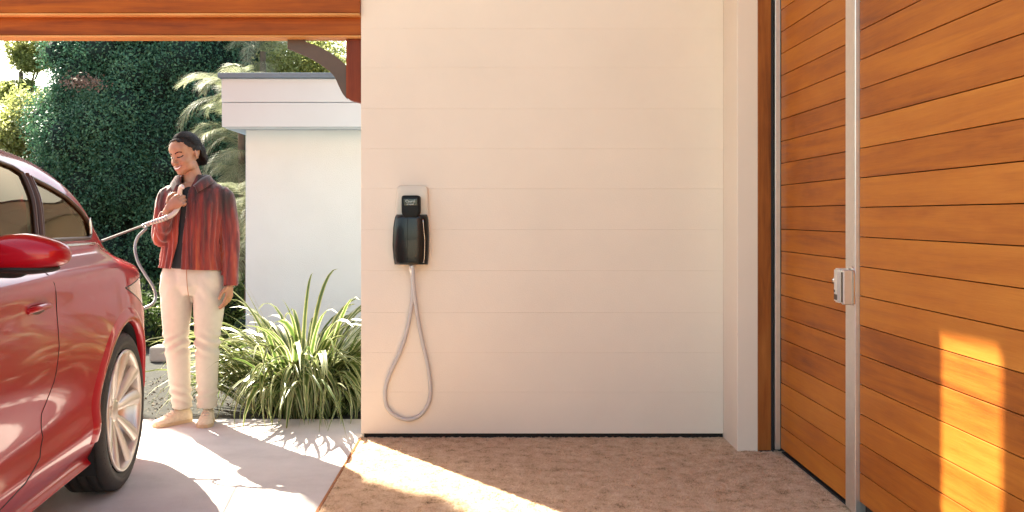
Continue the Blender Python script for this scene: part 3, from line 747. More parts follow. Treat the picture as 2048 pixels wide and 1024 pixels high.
# raised wheel arch lips and wells
def arch_lip(c):
    cs, cz, R = c; A = np.linspace(math.radians(-6), math.radians(186), 70); prof = [(R-0.001, -0.022), (R-0.002, 0.004), (R+0.006, 0.013), (R+0.022, 0.014), (R+0.042, 0.008), (R+0.062, -0.002)]
    V, Fc = [], []
    for a in A:
        for r, off in prof:
            s, z = cs+r*math.cos(a), cz+r*math.sin(a)
            V.append((car_v(s, z)+off, s, z))
    m = len(prof)
    for i in range(len(A)-1):
        for k in range(m-1): Fc.append((i*m+k, i*m+k+1, (i+1)*m+k+1, (i+1)*m+k))
    return link('wheel_arch', mesh('wheel_arch', V, Fc, True), M_paint, car)
for k in ARCH:
    c = ARCH[k]; arch_lip(c)
    V, Fc = [], []; A = np.linspace(math.radians(-30), math.radians(210), 40)
    for a in A:
        for x in (-0.02, -0.45): V.append((x, c[0]+(c[2]+0.004)*math.cos(a), c[1]+(c[2]+0.004)*math.sin(a)))
    for i in range(39): Fc.append((2*i, 2*i+1, 2*i+3, 2*i+2))
    Fc.append(tuple(2*i+1 for i in range(40)))
    link('wheel_well', mesh('wheel_well', V, Fc, True), M_well, car)

# wheel: tyre, barrel, ten blade spokes
RT, RR = 0.345, 0.262
def wheel_meshes():
    tp = [(-0.205, 0.25), (-0.212, 0.27), (-0.214, 0.305), (-0.205, 0.330), (-0.19, 0.340)]
    for g in np.linspace(-0.17, -0.05, 4):     # circumferential grooves
        tp += [(g-0.018, 0.3445), (g-0.005, RT), (g-0.0045, RT-0.008), (g+0.0045, RT-0.008), (g+0.005, RT)]
    tp += [(-0.03, 0.3435), (-0.018, 0.338), (-0.008, 0.327), (0.0, 0.305), (-0.001, 0.29), (-0.003, 0.289), (-0.003, 0.285), (-0.006, 0.276), (-0.014, RR+0.001), (-0.03, 0.255)]
    tyre = lathe_me('tyre', tp, 96)
    barrel = lathe_me('rim', [(-0.006, RR+0.003), (0.0, RR+0.002), (0.002, RR-0.003), (-0.002, RR-0.010), (-0.012, RR-0.016), (-0.03, RR-0.02), (-0.16, RR-0.035), (-0.165, 0.05), (-0.165, 0.0)], 64)
    V, Fc = [], []
    # one blade spoke pointing to +y: wide curved vane, dished at the hub
    R_ = np.linspace(0.045, RR-0.006, 12)
    for i, r in enumerate(R_):
        t = i/11; wd = 0.015+0.024*t**0.8; x = -0.052+0.046*t**0.9; tw = 0.020*math.sin(t*1.7)
        for yy, xx in ((-wd, x-0.010), (-wd*0.9, x-0.001), (-wd*0.1, x+0.006), (wd*0.85, x-0.004), (wd, x-0.016)):
            V.append((xx, r, yy+tw))
    for i in range(11):
        for k in range(4): Fc.append((i*5+k, i*5+k+1, (i+1)*5+k+1, (i+1)*5+k))
    spoke = mesh('spoke', V, Fc, True)
    hub = lathe_me('hub_cap', [(-0.07, 0.062), (-0.052, 0.06), (-0.044, 0.045), (-0.042, 0.03), (-0.040, 0.0)], 32)
    # tread blocks: sipes across the shoulders
    V, Fc = [], []
    for k in range(64):
        a = 2*math.pi*k/64; c, s_ = math.cos(a), math.sin(a)
        for (x0, r0), (x1, r1) in (((-0.006, 0.322), (-0.038, 0.3452)), ((-0.175, 0.3455), (-0.212, 0.325))):
            b = len(V); dw = 0.0022
            for x, r, sg in ((x0, r0, -1), (x0, r0, 1), (x1, r1, 1), (x1, r1, -1)):
                r += 0.0006; V.append((x+0.0006, r*c-sg*dw*s_, r*s_+sg*dw*c))
            Fc.append((b, b+1, b+2, b+3))
    sipes = mesh('tread_sipes', V, Fc)
    return tyre, barrel, spoke, hub, sipes
tyre_me, rim_me, spoke_me, hub_me, sipe_me = wheel_meshes()
for me_, m_ in ((tyre_me, M_tyre), (rim_me, M_rim), (spoke_me, M_rim), (hub_me, M_rim), (sipe_me, M_dark)): me_.materials.append(m_)
def put_wheel(s, flip):
    wl = bpy.data.objects.new('wheel', rim_me); C.objects.link(wl); wl.parent = car
    wl.location = (0.002 if not flip else -1.842, s, 0.345); wl.rotation_euler = (0.25, 0, math.pi if flip else 0)
    for nme, me_ in (('tyre', tyre_me), ('hub_cap', hub_me), ('tread_sipes', sipe_me)):
        o = bpy.data.objects.new(nme, me_); C.objects.link(o); o.parent = wl
        if nme == 'tread_sipes': o['kind'] = 'stuff'
    for k in range(5):
        for d in (-0.30, 0.30):
            o = bpy.data.objects.new('spoke', spoke_me); C.objects.link(o); o.parent = wl
            o.rotation_euler = (2*math.pi*k/5+d*0.9, 0, 0)
put_wheel(0.0, False); put_wheel(-2.8, False); put_wheel(0.0, True); put_wheel(-2.8, True)

# handle, mirror
def ellip(name, c, r, mat_, parent, rot=None, seg=24, power=1.0, sub=None):
    bm_ = bmesh.new(); bmesh.ops.create_uvsphere(bm_, u_segments=seg, v_segments=seg//2, radius=1)
    for v in bm_.verts:
        if power != 1.0:
            v.co = Vector([math.copysign(abs(x)**power, x) for x in v.co])
        v.co = Vector((v.co.x*r[0], v.co.y*r[1], v.co.z*r[2]))
        if rot is not None: v.co = rot @ v.co
        v.co += Vector(c)
    return link(name, bm_mesh(name, bm_, True), mat_, parent)
hs, hz = -1.02, 0.893
hp = on_body([(s, z) for s, z in [(hs-0.10, hz), (hs, hz), (hs+0.10, hz)]])
vh = car_v(hs, hz)
ellip('handle_recess', (vh-0.006, hs, hz-0.004), (0.008, 0.105, 0.026), simple('handle_recess_paint', (0.09, 0.004, 0.008), 0.4), doorR)
V, Fc = tube_geo(catmull([(vh-0.004, hs-0.095, hz-0.004), (vh+0.014, hs-0.06, hz+0.002), (vh+0.018, hs, hz+0.004), (vh+0.014, hs+0.06, hz+0.002), (vh-0.004, hs+0.095, hz-0.002)], 6), 0.0105, 10)
link('handle', mesh('handle', V, Fc, True), M_paint, doorR)
mr = Matrix.Rotation(math.radians(-10), 3, 'Z')
mir = ellip('mirror', (0.085, -1.36, 1.085), (0.125, 0.080, 0.063), M_paint, car, mr, 40, 0.80)
for v in mir.data.vertices:     # flatter underside, pointed outer end
    t = (v.co.x-0.085)/0.125
    v.co.z = 1.085+(v.co.z-1.085)*(1-0.28*max(0, t))
    if v.co.z < 1.06: v.co.z = 1.06+(v.co.z-1.06)*0.72
link('mirror_base', mesh('mirror_base', *(lambda g: (g[0], g[1]))(tube_geo(catmull([(0.07, -1.345, 1.040), (0.04, -1.34, 1.030), (-0.03, -1.34, 1.035), (-0.10, -1.34, 1.06)], 5), [0.018]*15+[0.018], 10)), True), M_dark, mir)
ellip('mirror_underside', (0.080, -1.36, 1.044), (0.100, 0.070, 0.018), M_dark, mir, mr, 28)
link('mirror_glass', lathe_me('mirror_glass', [(-0.0, 0.0), (0.0, 0.055), (-0.004, 0.058)], 24, 'y'), M_chrome, mir).location = (0.085, -1.285, 1.085)
# interior
def seat(y, x):
    st = ellip('seat', (x, y, 0.80), (0.24, 0.09, 0.36), M_tan, car, Matrix.Rotation(0.25, 3, 'X'), 24, 0.6)
    ellip('headrest', (x, y-0.13+0.22, 1.22), (0.13, 0.05, 0.10), M_tan, st, None, 20, 0.7)
for y in (-1.25, -0.45):
    for x in (-0.55, -1.28): seat(y, x)
ellip('chrome_corner', (car_v(-0.06, 1.15)+0.006, -0.055, 1.15), (0.005, 0.018, 0.045), M_chrome, car, Matrix.Rotation(0.25, 3, 'X'), 16)

# ------------------------------------------------------------------ woman (local x: right in the picture, -y: towards the camera)
PY = 5.50; PO = np.array((-1.737, PY, 0.0))
woman = empty('person', tuple(PO)); tag(woman, 'woman in rust red pleated jacket and off white trousers holding the charging cable, looking down', 'person')

def loft_h(secs, segs=28):
    """closed horizontal-ring loft: (cx, cy, z, rx, ry)"""
    V, Fc = [], []
    for cx, cy, z, rx, ry in secs:
        for k in range(segs):
            a = 2*math.pi*k/segs; V.append((cx+rx*math.cos(a), cy+ry*math.sin(a), z))
    for i in range(len(secs)-1):
        for k in range(segs): Fc.append((i*segs+k, i*segs+(k+1) % segs, (i+1)*segs+(k+1) % segs, (i+1)*segs+k))
    Fc.append(tuple(range(segs))[::-1]); Fc.append(tuple(range((len(secs)-1)*segs, len(secs)*segs)))
    return V, Fc
def ball_geo(c, r, rot=None, seg=20):
    V, Fc = [], []; n = seg//2
    for i in range(1, n):
        t = math.pi*i/n
        for k in range(seg):
            a = 2*math.pi*k/seg; p = Vector((r[0]*math.sin(t)*math.cos(a), r[1]*math.sin(t)*math.sin(a), r[2]*math.cos(t)))
            if rot is not None: p = rot @ p
            V.append(tuple(p+Vector(c)))
    for i in range(n-2):
        for k in range(seg): Fc.append((i*seg+k, (i+1)*seg+k, (i+1)*seg+(k+1) % seg, i*seg+(k+1) % seg))
    top = len(V)
    tp = Vector((0, 0, r[2])); bt = Vector((0, 0, -r[2]))
    if rot is not None: tp, bt = rot @ tp, rot @ bt
    V.append(tuple(tp+Vector(c))); V.append(tuple(bt+Vector(c)))
    for k in range(seg):
        Fc.append((top, k, (k+1) % seg)); Fc.append((top+1, (n-2)*seg+(k+1) % seg, (n-2)*seg+k))
    return V, Fc
def limb(pts, n=8, segs=18):
    """pts: (x,y,z,r)"""
    q = catmull(pts, n); return tube_geo(q[:, :3], np.maximum(q[:, 3], 0.003), segs)
def join(geos):
    V, Fc = [], []
    for v, f in geos:
        b = len(V); V += [tuple(p) for p in v]; Fc += [tuple(i+b for i in q) for q in f]
    return V, Fc
def fuse(name, geos, voxel, smooth=3, fac=0.5):
    V, Fc = join(geos); me = mesh(name, V, Fc)
    bm_ = bmesh.new(); bm_.from_mesh(me); bmesh.ops.recalc_face_normals(bm_, faces=bm_.faces[:]); bm_.to_mesh(me); bm_.free()
    o = bpy.data.objects.new(name, me); C.objects.link(o)
    r = o.modifiers.new('r', 'REMESH'); r.mode = 'VOXEL'; r.voxel_size = voxel; r.use_smooth_shade = True
    if smooth:
        s = o.modifiers.new('s', 'SMOOTH'); s.iterations = smooth; s.factor = fac
    dg = bpy.context.evaluated_depsgraph_get(); dg.update()
    out = bpy.data.meshes.new_from_object(o.evaluated_get(dg)); bpy.data.objects.remove(o)
    out.polygons.foreach_set('use_smooth', [True]*len(out.polygons)); return out

# materials
def skin_mat():
    m, t, b = mat('skin'); L = t.links.new
    b.inputs['Base Color'].default_value = (0.37, 0.18, 0.105, 1); b.inputs['Roughness'].default_value = 0.42
    b.inputs['Subsurface Weight'].default_value = 0.12; b.inputs['Subsurface Radius'].default_value = (0.01, 0.004, 0.002)
    tc = N(t, 'ShaderNodeTexCoord'); nz = N(t, 'ShaderNodeTexNoise', Scale=25.0, Detail=4.0); L(tc.outputs['Object'], nz.inputs['Vector'])
    r = ramp(t, [(0.3, (0.33, 0.158, 0.090)), (0.7, (0.41, 0.205, 0.122))]); L(nz.outputs['Fac'], r.inputs[0]); L(r.outputs[0], b.inputs['Base Color'])
    return m
M_skin = skin_mat()
def jacket_mat():
    m, t, b = mat('rust_pleated_knit'); L = t.links.new
    tc = N(t, 'ShaderNodeTexCoord')
    mp = N(t, 'ShaderNodeMapping'); mp.inputs['Scale'].default_value = (24, 14, 2.2); L(tc.outputs['Object'], mp.inputs['Vector'])
    n1 = N(t, 'ShaderNodeTexNoise', Scale=1.0, Detail=5.0, Roughness=0.6); L(mp.outputs[0], n1.inputs['Vector'])
    sp = N(t, 'ShaderNodeSeparateXYZ'); L(tc.outputs['Object'], sp.inputs[0])
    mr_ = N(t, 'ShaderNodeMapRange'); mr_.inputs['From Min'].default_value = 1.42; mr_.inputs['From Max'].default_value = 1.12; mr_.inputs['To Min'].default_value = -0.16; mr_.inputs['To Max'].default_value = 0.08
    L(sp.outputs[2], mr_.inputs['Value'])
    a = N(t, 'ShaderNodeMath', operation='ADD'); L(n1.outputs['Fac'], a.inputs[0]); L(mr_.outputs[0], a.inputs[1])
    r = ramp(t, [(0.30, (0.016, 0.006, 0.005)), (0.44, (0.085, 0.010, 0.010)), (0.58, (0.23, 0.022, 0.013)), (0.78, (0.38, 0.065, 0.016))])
    L(a.outputs[0], r.inputs[0]); L(r.outputs[0], b.inputs['Base Color'])
    b.inputs['Roughness'].default_value = 0.7; b.inputs['Sheen Weight'].default_value = 0.3
    n2 = N(t, 'ShaderNodeTexNoise', Scale=320.0, Detail=2.0); L(tc.outputs['Object'], n2.inputs['Vector'])
    bp = N(t, 'ShaderNodeBump', Strength=0.5, Distance=0.003); L(n2.outputs['Fac'], bp.inputs['Height']); L(bp.outputs[0], b.inputs['Normal'])
    return m
M_jack = jacket_mat()
M_trou = simple('off_white_denim', (0.52, 0.475, 0.40), 0.8, noise_scale=30, var=0.05, bump=0.25, bump_scale=500)
M_top = simple('black_top', (0.010, 0.014, 0.016), 0.8)
M_hair = simple('black_hair', (0.012, 0.009, 0.008), 0.55, spec=0.25, noise_scale=120, var=0.5, bump=0.25, bump_scale=260)
M_shoe = simple('tan_suede', (0.66, 0.57, 0.43), 0.8, noise_scale=60, var=0.15, bump=0.5, bump_scale=220)
M_sole = simple('rubber_sole', (0.55, 0.42, 0.26), 0.7)
M_lip = simple('lips', (0.36, 0.10, 0.085), 0.4)
M_teeth = simple('teeth', (0.75, 0.72, 0.66), 0.3)
M_eye = simple('eye_dark', (0.012, 0.008, 0.007), 0.25)

# head frame
HR = (Matrix.Rotation(math.radians(-6), 3, 'Y') @ Matrix.Rotation(math.radians(-27), 3, 'Z') @ Matrix.Rotation(math.radians(15), 3, 'X'))
HC = Vector((-0.036, -0.018, 1.562))       # head centre
def hd_(p): return tuple(HR @ (Vector(p)-Vector((0, 0.0, 0.118)))+HC)
def hball(c, r, rot=None): return ball_geo(hd_(c), r, HR if rot is None else HR @ rot)
def hlimb(pts, n=6, segs=12): return limb([(*hd_(p[:3]), p[3]) for p in pts], n, segs)
def geo_of(me): return [tuple(v.co) for v in me.vertices], [tuple(p.vertices) for p in me.polygons]
head_base = fuse('head_base', [hball((0, 0.018, 0.142), (0.073, 0.092, 0.090)), hball((0, -0.020, 0.098), (0.063, 0.068, 0.090)),
        hball((0, -0.045, 0.055), (0.048, 0.046, 0.046)), hball((0, -0.076, 0.024), (0.022, 0.019, 0.019)), hball((0, -0.040, 0.150), (0.058, 0.050, 0.058)),
        hball((0.034, -0.052, 0.082), (0.027, 0.030, 0.028)), hball((-0.034, -0.052, 0.082), (0.027, 0.030, 0.028)),
        hball((0.040, -0.025, 0.045), (0.024, 0.045, 0.028)), hball((-0.040, -0.025, 0.045), (0.024, 0.045, 0.028)),
        hball((0, -0.080, 0.054), (0.028, 0.016, 0.018)), hball((0, -0.082, 0.122), (0.020, 0.010, 0.014))], 0.0045, 14, 0.6)
head = [geo_of(head_base),
        hlimb([(0, -0.082, 0.124, 0.006), (0, -0.091, 0.110, 0.0072), (0, -0.100, 0.093, 0.0088), (0, -0.105, 0.083, 0.0105), (0, -0.094, 0.076, 0.009)]),
        hball((0.010, -0.092, 0.080), (0.0085, 0.010, 0.0075)), hball((-0.010, -0.092, 0.080), (0.0085, 0.010, 0.0075)),
        hball((0.072, 0.014, 0.100), (0.007, 0.016, 0.028), Matrix.Rotation(0.35, 3, 'Z')), hball((-0.072, 0.014, 0.100), (0.007, 0.016, 0.028), Matrix.Rotation(-0.35, 3, 'Z'))]
neck = [limb([(-0.022, 0.000, 1.50, 0.050), (-0.006, 0.010, 1.45, 0.050), (0.004, 0.016, 1.40, 0.056), (0.008, 0.02, 1.35, 0.075)], 6, 20)]

# hands
def hand_geo(wr, d, n, curls, thumb, scale=1.0, spread=0.10, left=False):
    d = Vector(d).normalized(); n = Vector(n); n = (n-d*n.dot(d)).normalized(); t = d.cross(n)*(-1 if left else 1)
    W = Vector(wr); k = scale; g = []
    pal = [(0.00, 0.0, 0.021, 0.017), (0.02, 0.0, 0.026, 0.015), (0.05, 0.0, 0.036, 0.014), (0.075, 0.0, 0.039, 0.0125), (0.088, 0.0, 0.036, 0.010)]
    V, Fc = [], []; sg = 16
    for a, o, rt, rn in pal:
        for i in range(sg):
            th = 2*math.pi*i/sg; V.append(tuple(W+d*(a*k)+t*(o+rt*k*math.cos(th))+n*(rn*k*math.sin(th))))
    for i in range(len(pal)-1):
        for j in range(sg): Fc.append((i*sg+j, i*sg+(j+1) % sg, (i+1)*sg+(j+1) % sg, (i+1)*sg+j))
    Fc.append(tuple(range(sg))[::-1]); Fc.append(tuple(range((len(pal)-1)*sg, len(pal)*sg))); g.append((V, Fc))
    lens = [(.040, .024, .019), (.044, .028, .020), (.041, .026, .020), (.032, .019, .017)]
    for i, (ls, off) in enumerate(zip(lens, (0.029, 0.0095, -0.0100, -0.0285))):
        p = W+d*((0.084-0.004*abs(i-1))*k)+t*(off*k); ang = 0.0; pts = [(*(p-d*0.012*k), 0.0085*k), (*p, 0.0088*k)]
        dd = (d+t*(spread*(1.2-i)*0.5)).normalized()
        for j, l in enumerate(ls):
            ang += curls[i][j]; v = dd*math.cos(ang)+n*math.sin(ang); p = p+v*(l*k); pts.append((*p, (0.0082-0.0009*j)*k))
        g.append(limb(pts, 4, 10))
    p = W+d*(0.022*k)+t*(0.024*k); pts = [(*p, 0.013*k)]
    for (ad, at, an), l, r in zip(thumb, (0.040, 0.030, 0.024), (0.0115, 0.0095, 0.0078)):
        v = (d*ad+t*at+n*an).normalized(); p = p+v*(l*k); pts.append((*p, r*k))
    g.append(limb(pts, 5, 10)); return g
wrL = (0.231, -0.027, 0.812)            # hanging hand (picture right)
hang = hand_geo(wrL, (-0.10, -0.12, -1), (-0.95, 0.30, 0.1), [(0.25, 0.35, 0.25), (0.3, 0.4, 0.3), (0.38, 0.45, 0.3), (0.45, 0.5, 0.3)],
                [(0.75, 0.55, 0.35), (0.9, 0.2, 0.3), (0.95, 0.0, 0.3)], 0.96, left=True)
wrR = (-0.082, -0.178, 1.238)           # holding hand
grip = hand_geo(wrR, (0.80, -0.02, 0.62), (0.10, 0.98, 0.0), [(0.95, 1.05, 0.7)]*2+[(1.0, 1.1, 0.7)]*2,
                [(0.55, 0.75, 0.5), (0.8, 0.25, 0.6), (0.75, -0.2, 0.6)], 1.0, spread=0.05)
arms_skin = [limb([(0.165, 0.012, 1.30, 0.042), (0.206, 0.018, 1.20, 0.038), (0.220, 0.008, 1.07, 0.034), (0.234, -0.016, 0.93, 0.030), (0.232, -0.026, 0.84, 0.023), (0.231, -0.028, 0.80, 0.021)], 6, 16),
             limb([(-0.130, 0.004, 1.30, 0.042), (-0.160, -0.006, 1.21, 0.038), (-0.164, -0.036, 1.10, 0.034), (-0.148, -0.066, 1.078, 0.033), (-0.124, -0.118, 1.135, 0.030), (-0.097, -0.160, 1.205, 0.025), (-0.074, -0.178, 1.244, 0.021)], 6, 16)]
trunk = [loft_h([(0.0, 0.01, 0.86, .150, .095), (0.0, 0.01, 1.0, .140, .092), (0.005, 0.01, 1.15, .150, .095), (0.012, 0.012, 1.28, .158, .092), (0.014, 0.014, 1.35, .14, .078), (0.010, 0.016, 1.39, .09, .062)])]
legs = [limb([(-0.085, 0.01, 0.87, .085), (-0.095, 0.01, 0.70, .080), (-0.095, 0.005, 0.48, .055), (-0.075, 0.02, 0.30, .050), (-0.060, 0.03, 0.09, .036)], 6, 16),
        limb([(0.085, 0.01, 0.87, .085), (0.085, 0.01, 0.70, .080), (0.080, 0.005, 0.48, .055), (0.080, 0.02, 0.30, .050), (0.085, 0.03, 0.09, .036)], 6, 16)]
body_me = fuse('body', head+neck+hang+grip+arms_skin+trunk+legs, 0.0036, 2, 0.5)
link('body', body_me, M_skin, woman)
from mathutils.bvhtree import BVHTree
_bm = bmesh.new(); _bm.from_mesh(body_me); bvh = BVHTree.FromBMesh(_bm); _bm.free()
def onface(pts, n=6, segs=10):
    """(x, z, radius, sink) in the head's frame, laid on the face"""
    out = []
    for x, z, r, k in pts:
        o = Vector(hd_((x, -0.25, z))); d = HR @ Vector((0, 1, 0)); h = bvh.ray_cast(o, d)[0]
        out.append((*(h-d*(r*k)), r))
    return limb(out, n, segs)

# face details
def hpart(name, geo, m_): return link(name, mesh(name, geo[0], geo[1], True), m_, woman)
for sx in (-1, 1):
    hpart('eyebrow', onface([(sx*0.013, 0.1345, 0.0016, 0.3), (sx*0.022, 0.1385, 0.0024, 0.2), (sx*0.034, 0.1405, 0.0022, 0.2), (sx*0.046, 0.1350, 0.0010, 0.3)]), M_eye)
    hpart('eyelashes', onface([(sx*0.0165, 0.1135, 0.0010, 0.4), (sx*0.023, 0.1110, 0.0024, 0.2), (sx*0.031, 0.1105, 0.0028, 0.2), (sx*0.039, 0.1120, 0.0022, 0.2), (sx*0.046, 0.1160, 0.0008, 0.4)]), M_eye)
hpart('lips', onface([(-0.0285, 0.0625, 0.0010, 0.5), (-0.013, 0.0575, 0.0026, 0.3), (0, 0.0565, 0.0030, 0.3), (0.013, 0.0575, 0.0026, 0.3), (0.0285, 0.0625, 0.0010, 0.5)]), M_lip)
hpart('lips', onface([(-0.0285, 0.0625, 0.0010, 0.5), (-0.013, 0.0475, 0.0028, 0.3), (0, 0.0440, 0.0034, 0.3), (0.013, 0.0475, 0.0028, 0.3), (0.0285, 0.0625, 0.0010, 0.5)]), M_lip)
hpart('teeth', onface([(-0.023, 0.0585, 0.0014, 0.6), (-0.012, 0.0530, 0.0036, 0.3), (0, 0.0508, 0.0042, 0.3), (0.012, 0.0530, 0.0036, 0.3), (0.023, 0.0585, 0.0014, 0.6)]), M_teeth)
# hair: cap cut along the hairline, gathered into a knot at the nape, loose flyaway strands
hair_me = fuse('hair', [hball((0, 0.024, 0.145), (0.0775, 0.0945, 0.0930)), hball((0, -0.030, 0.185), (0.045, 0.045, 0.032)), hball((0, 0.075, 0.125), (0.062, 0.055, 0.072)), hball((0, 0.104, 0.062), (0.050, 0.042, 0.056)), hball((0, 0.098, 0.10), (0.056, 0.045, 0.06)),
                        hball((0.052, 0.03, 0.12), (0.026, 0.045, 0.05)), hball((-0.052, 0.03, 0.12), (0.026, 0.045, 0.05))], 0.004, 2)
bm = bmesh.new(); bm.from_mesh(hair_me); HI = HR.inverted(); kill = []
for f in bm.faces:
    p = HI @ (f.calc_center_median()-HC)+Vector((0, 0, 0.118))
    lim = -0.058+0.72*max(0, 0.192-p.z)+(0.0 if abs(p.x) < 0.03 else 0.25*(abs(p.x)-0.03))+0.006*noise.noise(p*60)+(0.05 if p.z < 0.118 else 0)
    if p.y < lim: kill.append(f)
bmesh.ops.delete(bm, geom=kill, context='FACES')
for v in bm.verts:
    p = HI @ (v.co-HC); a = math.atan2(p.x, p.z+0.02)
    v.co += v.normal*(0.0010*math.sin(a*60+p.y*20)+0.0006*noise.noise(v.co*60))
bm.to_mesh(hair_me); bm.free()
hair = link('hair', hair_me, M_hair, woman)
lock = []
R3 = random.Random(5)
for i in range(230):
    th = R3.uniform(-1.45, 1.45); cc = Vector((0, 0.024, 0.145)); rr_ = Vector((0.0775, 0.0945, 0.0930)); pts = []
    x0_ = math.sin(th); z0_ = math.cos(th); y0_ = -0.66+0.52*abs(th)**1.3*0.62+R3.uniform(-0.04, 0.06)
    for t in np.linspace(0, 1, 9):
        ph = (1-t)*math.asin(max(-0.95, min(0.95, y0_)))+t*1.25; c_ = math.cos(ph)
        zz = z0_*c_*(1-t)+t*(z0_*c_*0.5-0.35)
        d = Vector((x0_*c_*(1-0.25*t), math.sin(ph), zz)).normalized()
        pts.append(hd_(cc+Vector((d.x*rr_.x, d.y*rr_.y, d.z*rr_.z))*(1.008+0.012*t+0.006*R3.random())))
    lock.append(tube_geo(np.array(pts), [0.0008, 0.0016, 0.0018, 0.0018, 0.0018, 0.0018, 0.0016, 0.0014, 0.0008], 5))
link('hair_strands', mesh('hair_strands', *join(lock), True), M_hair, hair)['kind'] = 'stuff'
st = []
for i in range(260):
    p0 = Vector((rng.normal(0, 0.05), rng.uniform(-0.03, 0.13), rng.uniform(0.13, 0.20))); c = Vector((0, 0.03, 0.135))
    d = (p0-c).normalized(); p0 = c+Vector((d.x*0.076, d.y*0.098, d.z*0.098)); q = p0+d*rng.uniform(0.002, 0.013)+Vector((rng.normal(0, 0.012), rng.uniform(0.008, 0.035), rng.normal(0, 0.010)))
    m_ = (p0+q)/2+d*0.006
    st.append(tube_geo(np.array([hd_(p0), hd_(m_), hd_(q)]), [0.0006, 0.0005, 0.0002], 3))
link('flyaway_hair', mesh('flyaway_hair', *join(st)), M_hair, hair)['kind'] = 'stuff'

# trousers
def leg_tr(sx, x0, pts): return loft_h(pts, 26)
tL = loft_h([(-0.080, 0.01, 0.93, .080, .090), (-0.086, 0.012, 0.85, .099, .108), (-0.093, 0.012, 0.74, .093, .100), (-0.094, 0.008, 0.62, .083, .088), (-0.092, 0.002, 0.50, .072, .076), (-0.083, 0.008, 0.38, .068, .072), (-0.076, 0.014, 0.25, .063, .066), (-0.066, 0.018, 0.13, .058, .064), (-0.064, 0.020, 0.085, .058, .066)])
tR = loft_h([(0.080, 0.01, 0.93, .080, .090), (0.088, 0.012, 0.85, .098, .108), (0.096, 0.012, 0.74, .092, .100), (0.092, 0.008, 0.62, .080, .088), (0.088, 0.002, 0.50, .070, .076), (0.087, 0.008, 0.38, .066, .072), (0.084, 0.014, 0.25, .061, .066), (0.080, 0.018, 0.13, .057, .064), (0.080, 0.020, 0.090, .057, .066)])
hipb = loft_h([(0.0, 0.01, 0.955, .150, .098), (0.0, 0.012, 0.88, .178, .112), (0.0, 0.014, 0.80, .178, .112), (0.0, 0.016, 0.745, .12, .085)])
tr_me = fuse('trousers', [tL, tR, hipb], 0.006, 4)
nv_ = len(tr_me.vertices); co_ = np.empty(nv_*3, np.float32); no_ = np.empty(nv_*3, np.float32)
tr_me.vertices.foreach_get('co', co_); tr_me.vertices.foreach_get('normal', no_); co_ = co_.reshape(-1, 3); no_ = no_.reshape(-1, 3)
for i_ in range(nv_):          # folds at knee, ankle and hip
    x, y, z = map(float, co_[i_]); sd = -1 if x < 0 else 1; cx = 0.088*sd
    k = math.exp(-((z-0.46)/0.065)**2); a = math.exp(-((z-0.17)/0.06)**2); h_ = math.exp(-((z-0.78)/0.07)**2)
    f = 0.0075*k*math.sin(z*105+(x-cx)*55*sd+2*noise.noise(Vector((x*9, y*9, z*7))))
    f += 0.006*a*math.sin(z*120-(x-cx)*40*sd+y*20)+0.0035*h_*math.sin(z*50+(x-cx)*70*sd)
    f += 0.005*noise.noise(Vector((x*14, y*14, z*5+3*sd)))
    co_[i_] += no_[i_]*f
tr_me.vertices.foreach_set('co', co_.reshape(-1)); tr_me.update()
link('trousers', tr_me, M_trou, woman)
tube('fly_seam', catmull([(0.002, -0.106, 0.90), (0.004, -0.108, 0.86), (0.006, -0.104, 0.80), (0.008, -0.088, 0.745)], 6), 0.0016, M_jamb, woman, 6)

# black top under the open jacket
top_me = fuse('top', [loft_h([(0.0, 0.01, 0.90, .168, .112), (0.0, 0.008, 1.0, .160, .108), (0.006, 0.006, 1.15, .165, .112), (0.012, 0.008, 1.27, .170, .106), (0.012, 0.012, 1.34, .13, .085), (0.008, 0.014, 1.372, .075, .068)])], 0.006, 3)
link('top', top_me, M_top, woman)
# jacket
jt = loft_h([(0.0, 0.01, 0.86, .200, .146), (0.0, 0.01, 0.95, .182, .136), (0.002, 0.008, 1.05, .166, .126), (0.006, 0.006, 1.16, .168, .128), (0.012, 0.008, 1.27, .190, .120), (0.014, 0.012, 1.325, .186, .104), (0.014, 0.014, 1.362, .168, .088), (0.012, 0.016, 1.395, .122, .078), (0.008, 0.016, 1.425, .084, .070), (0.006, 0.016, 1.445, .068, .064)])
slR = limb([(0.130, 0.012, 1.320, .055), (0.178, 0.014, 1.305, .060), (0.206, 0.018, 1.22, .054), (0.220, 0.010, 1.08, .049), (0.229, -0.014, 0.94, .044), (0.232, -0.024, 0.84, .040), (0.231, -0.028, 0.795, .038)], 8, 22)
slL = limb([(-0.100, 0.010, 1.320, .055), (-0.142, 0.006, 1.305, .060), (-0.162, -0.006, 1.22, .053), (-0.168, -0.036, 1.11, .050), (-0.152, -0.066, 1.072, .048), (-0.126, -0.118, 1.130, .044), (-0.100, -0.156, 1.190, .036), (-0.090, -0.168, 1.215, .033)], 8, 22)
j_me = fuse('jacket', [jt, slR, slL], 0.0055, 4)
bm = bmesh.new(); bm.from_mesh(j_me)
def bis(co, no, geom_f=None):
    fs = [f for f in bm.faces if geom_f is None or geom_f(f.calc_center_median())]
    es = list({e for f in fs for e in f.edges}); vv = list({v for f in fs for v in f.verts})
    bmesh.ops.bisect_plane(bm, geom=vv+es+fs, dist=1e-6, plane_co=co, plane_no=no)
bis((0, 0, 0.897), (0.04, 0, 1), lambda c: c.z < 0.95 and math.hypot(c.x-0.2335, c.y+0.02) > 0.050)
OPEN = [(-0.012, 1.375), (-0.006, 1.37), (0.005, 1.33), (0.000, 1.22), (-0.010, 1.10), (-0.018, 0.99), (-0.022, 0.88), (-0.085, 0.88), (-0.062, 0.99), (-0.040, 1.10), (-0.028, 1.22), (-0.026, 1.33)]
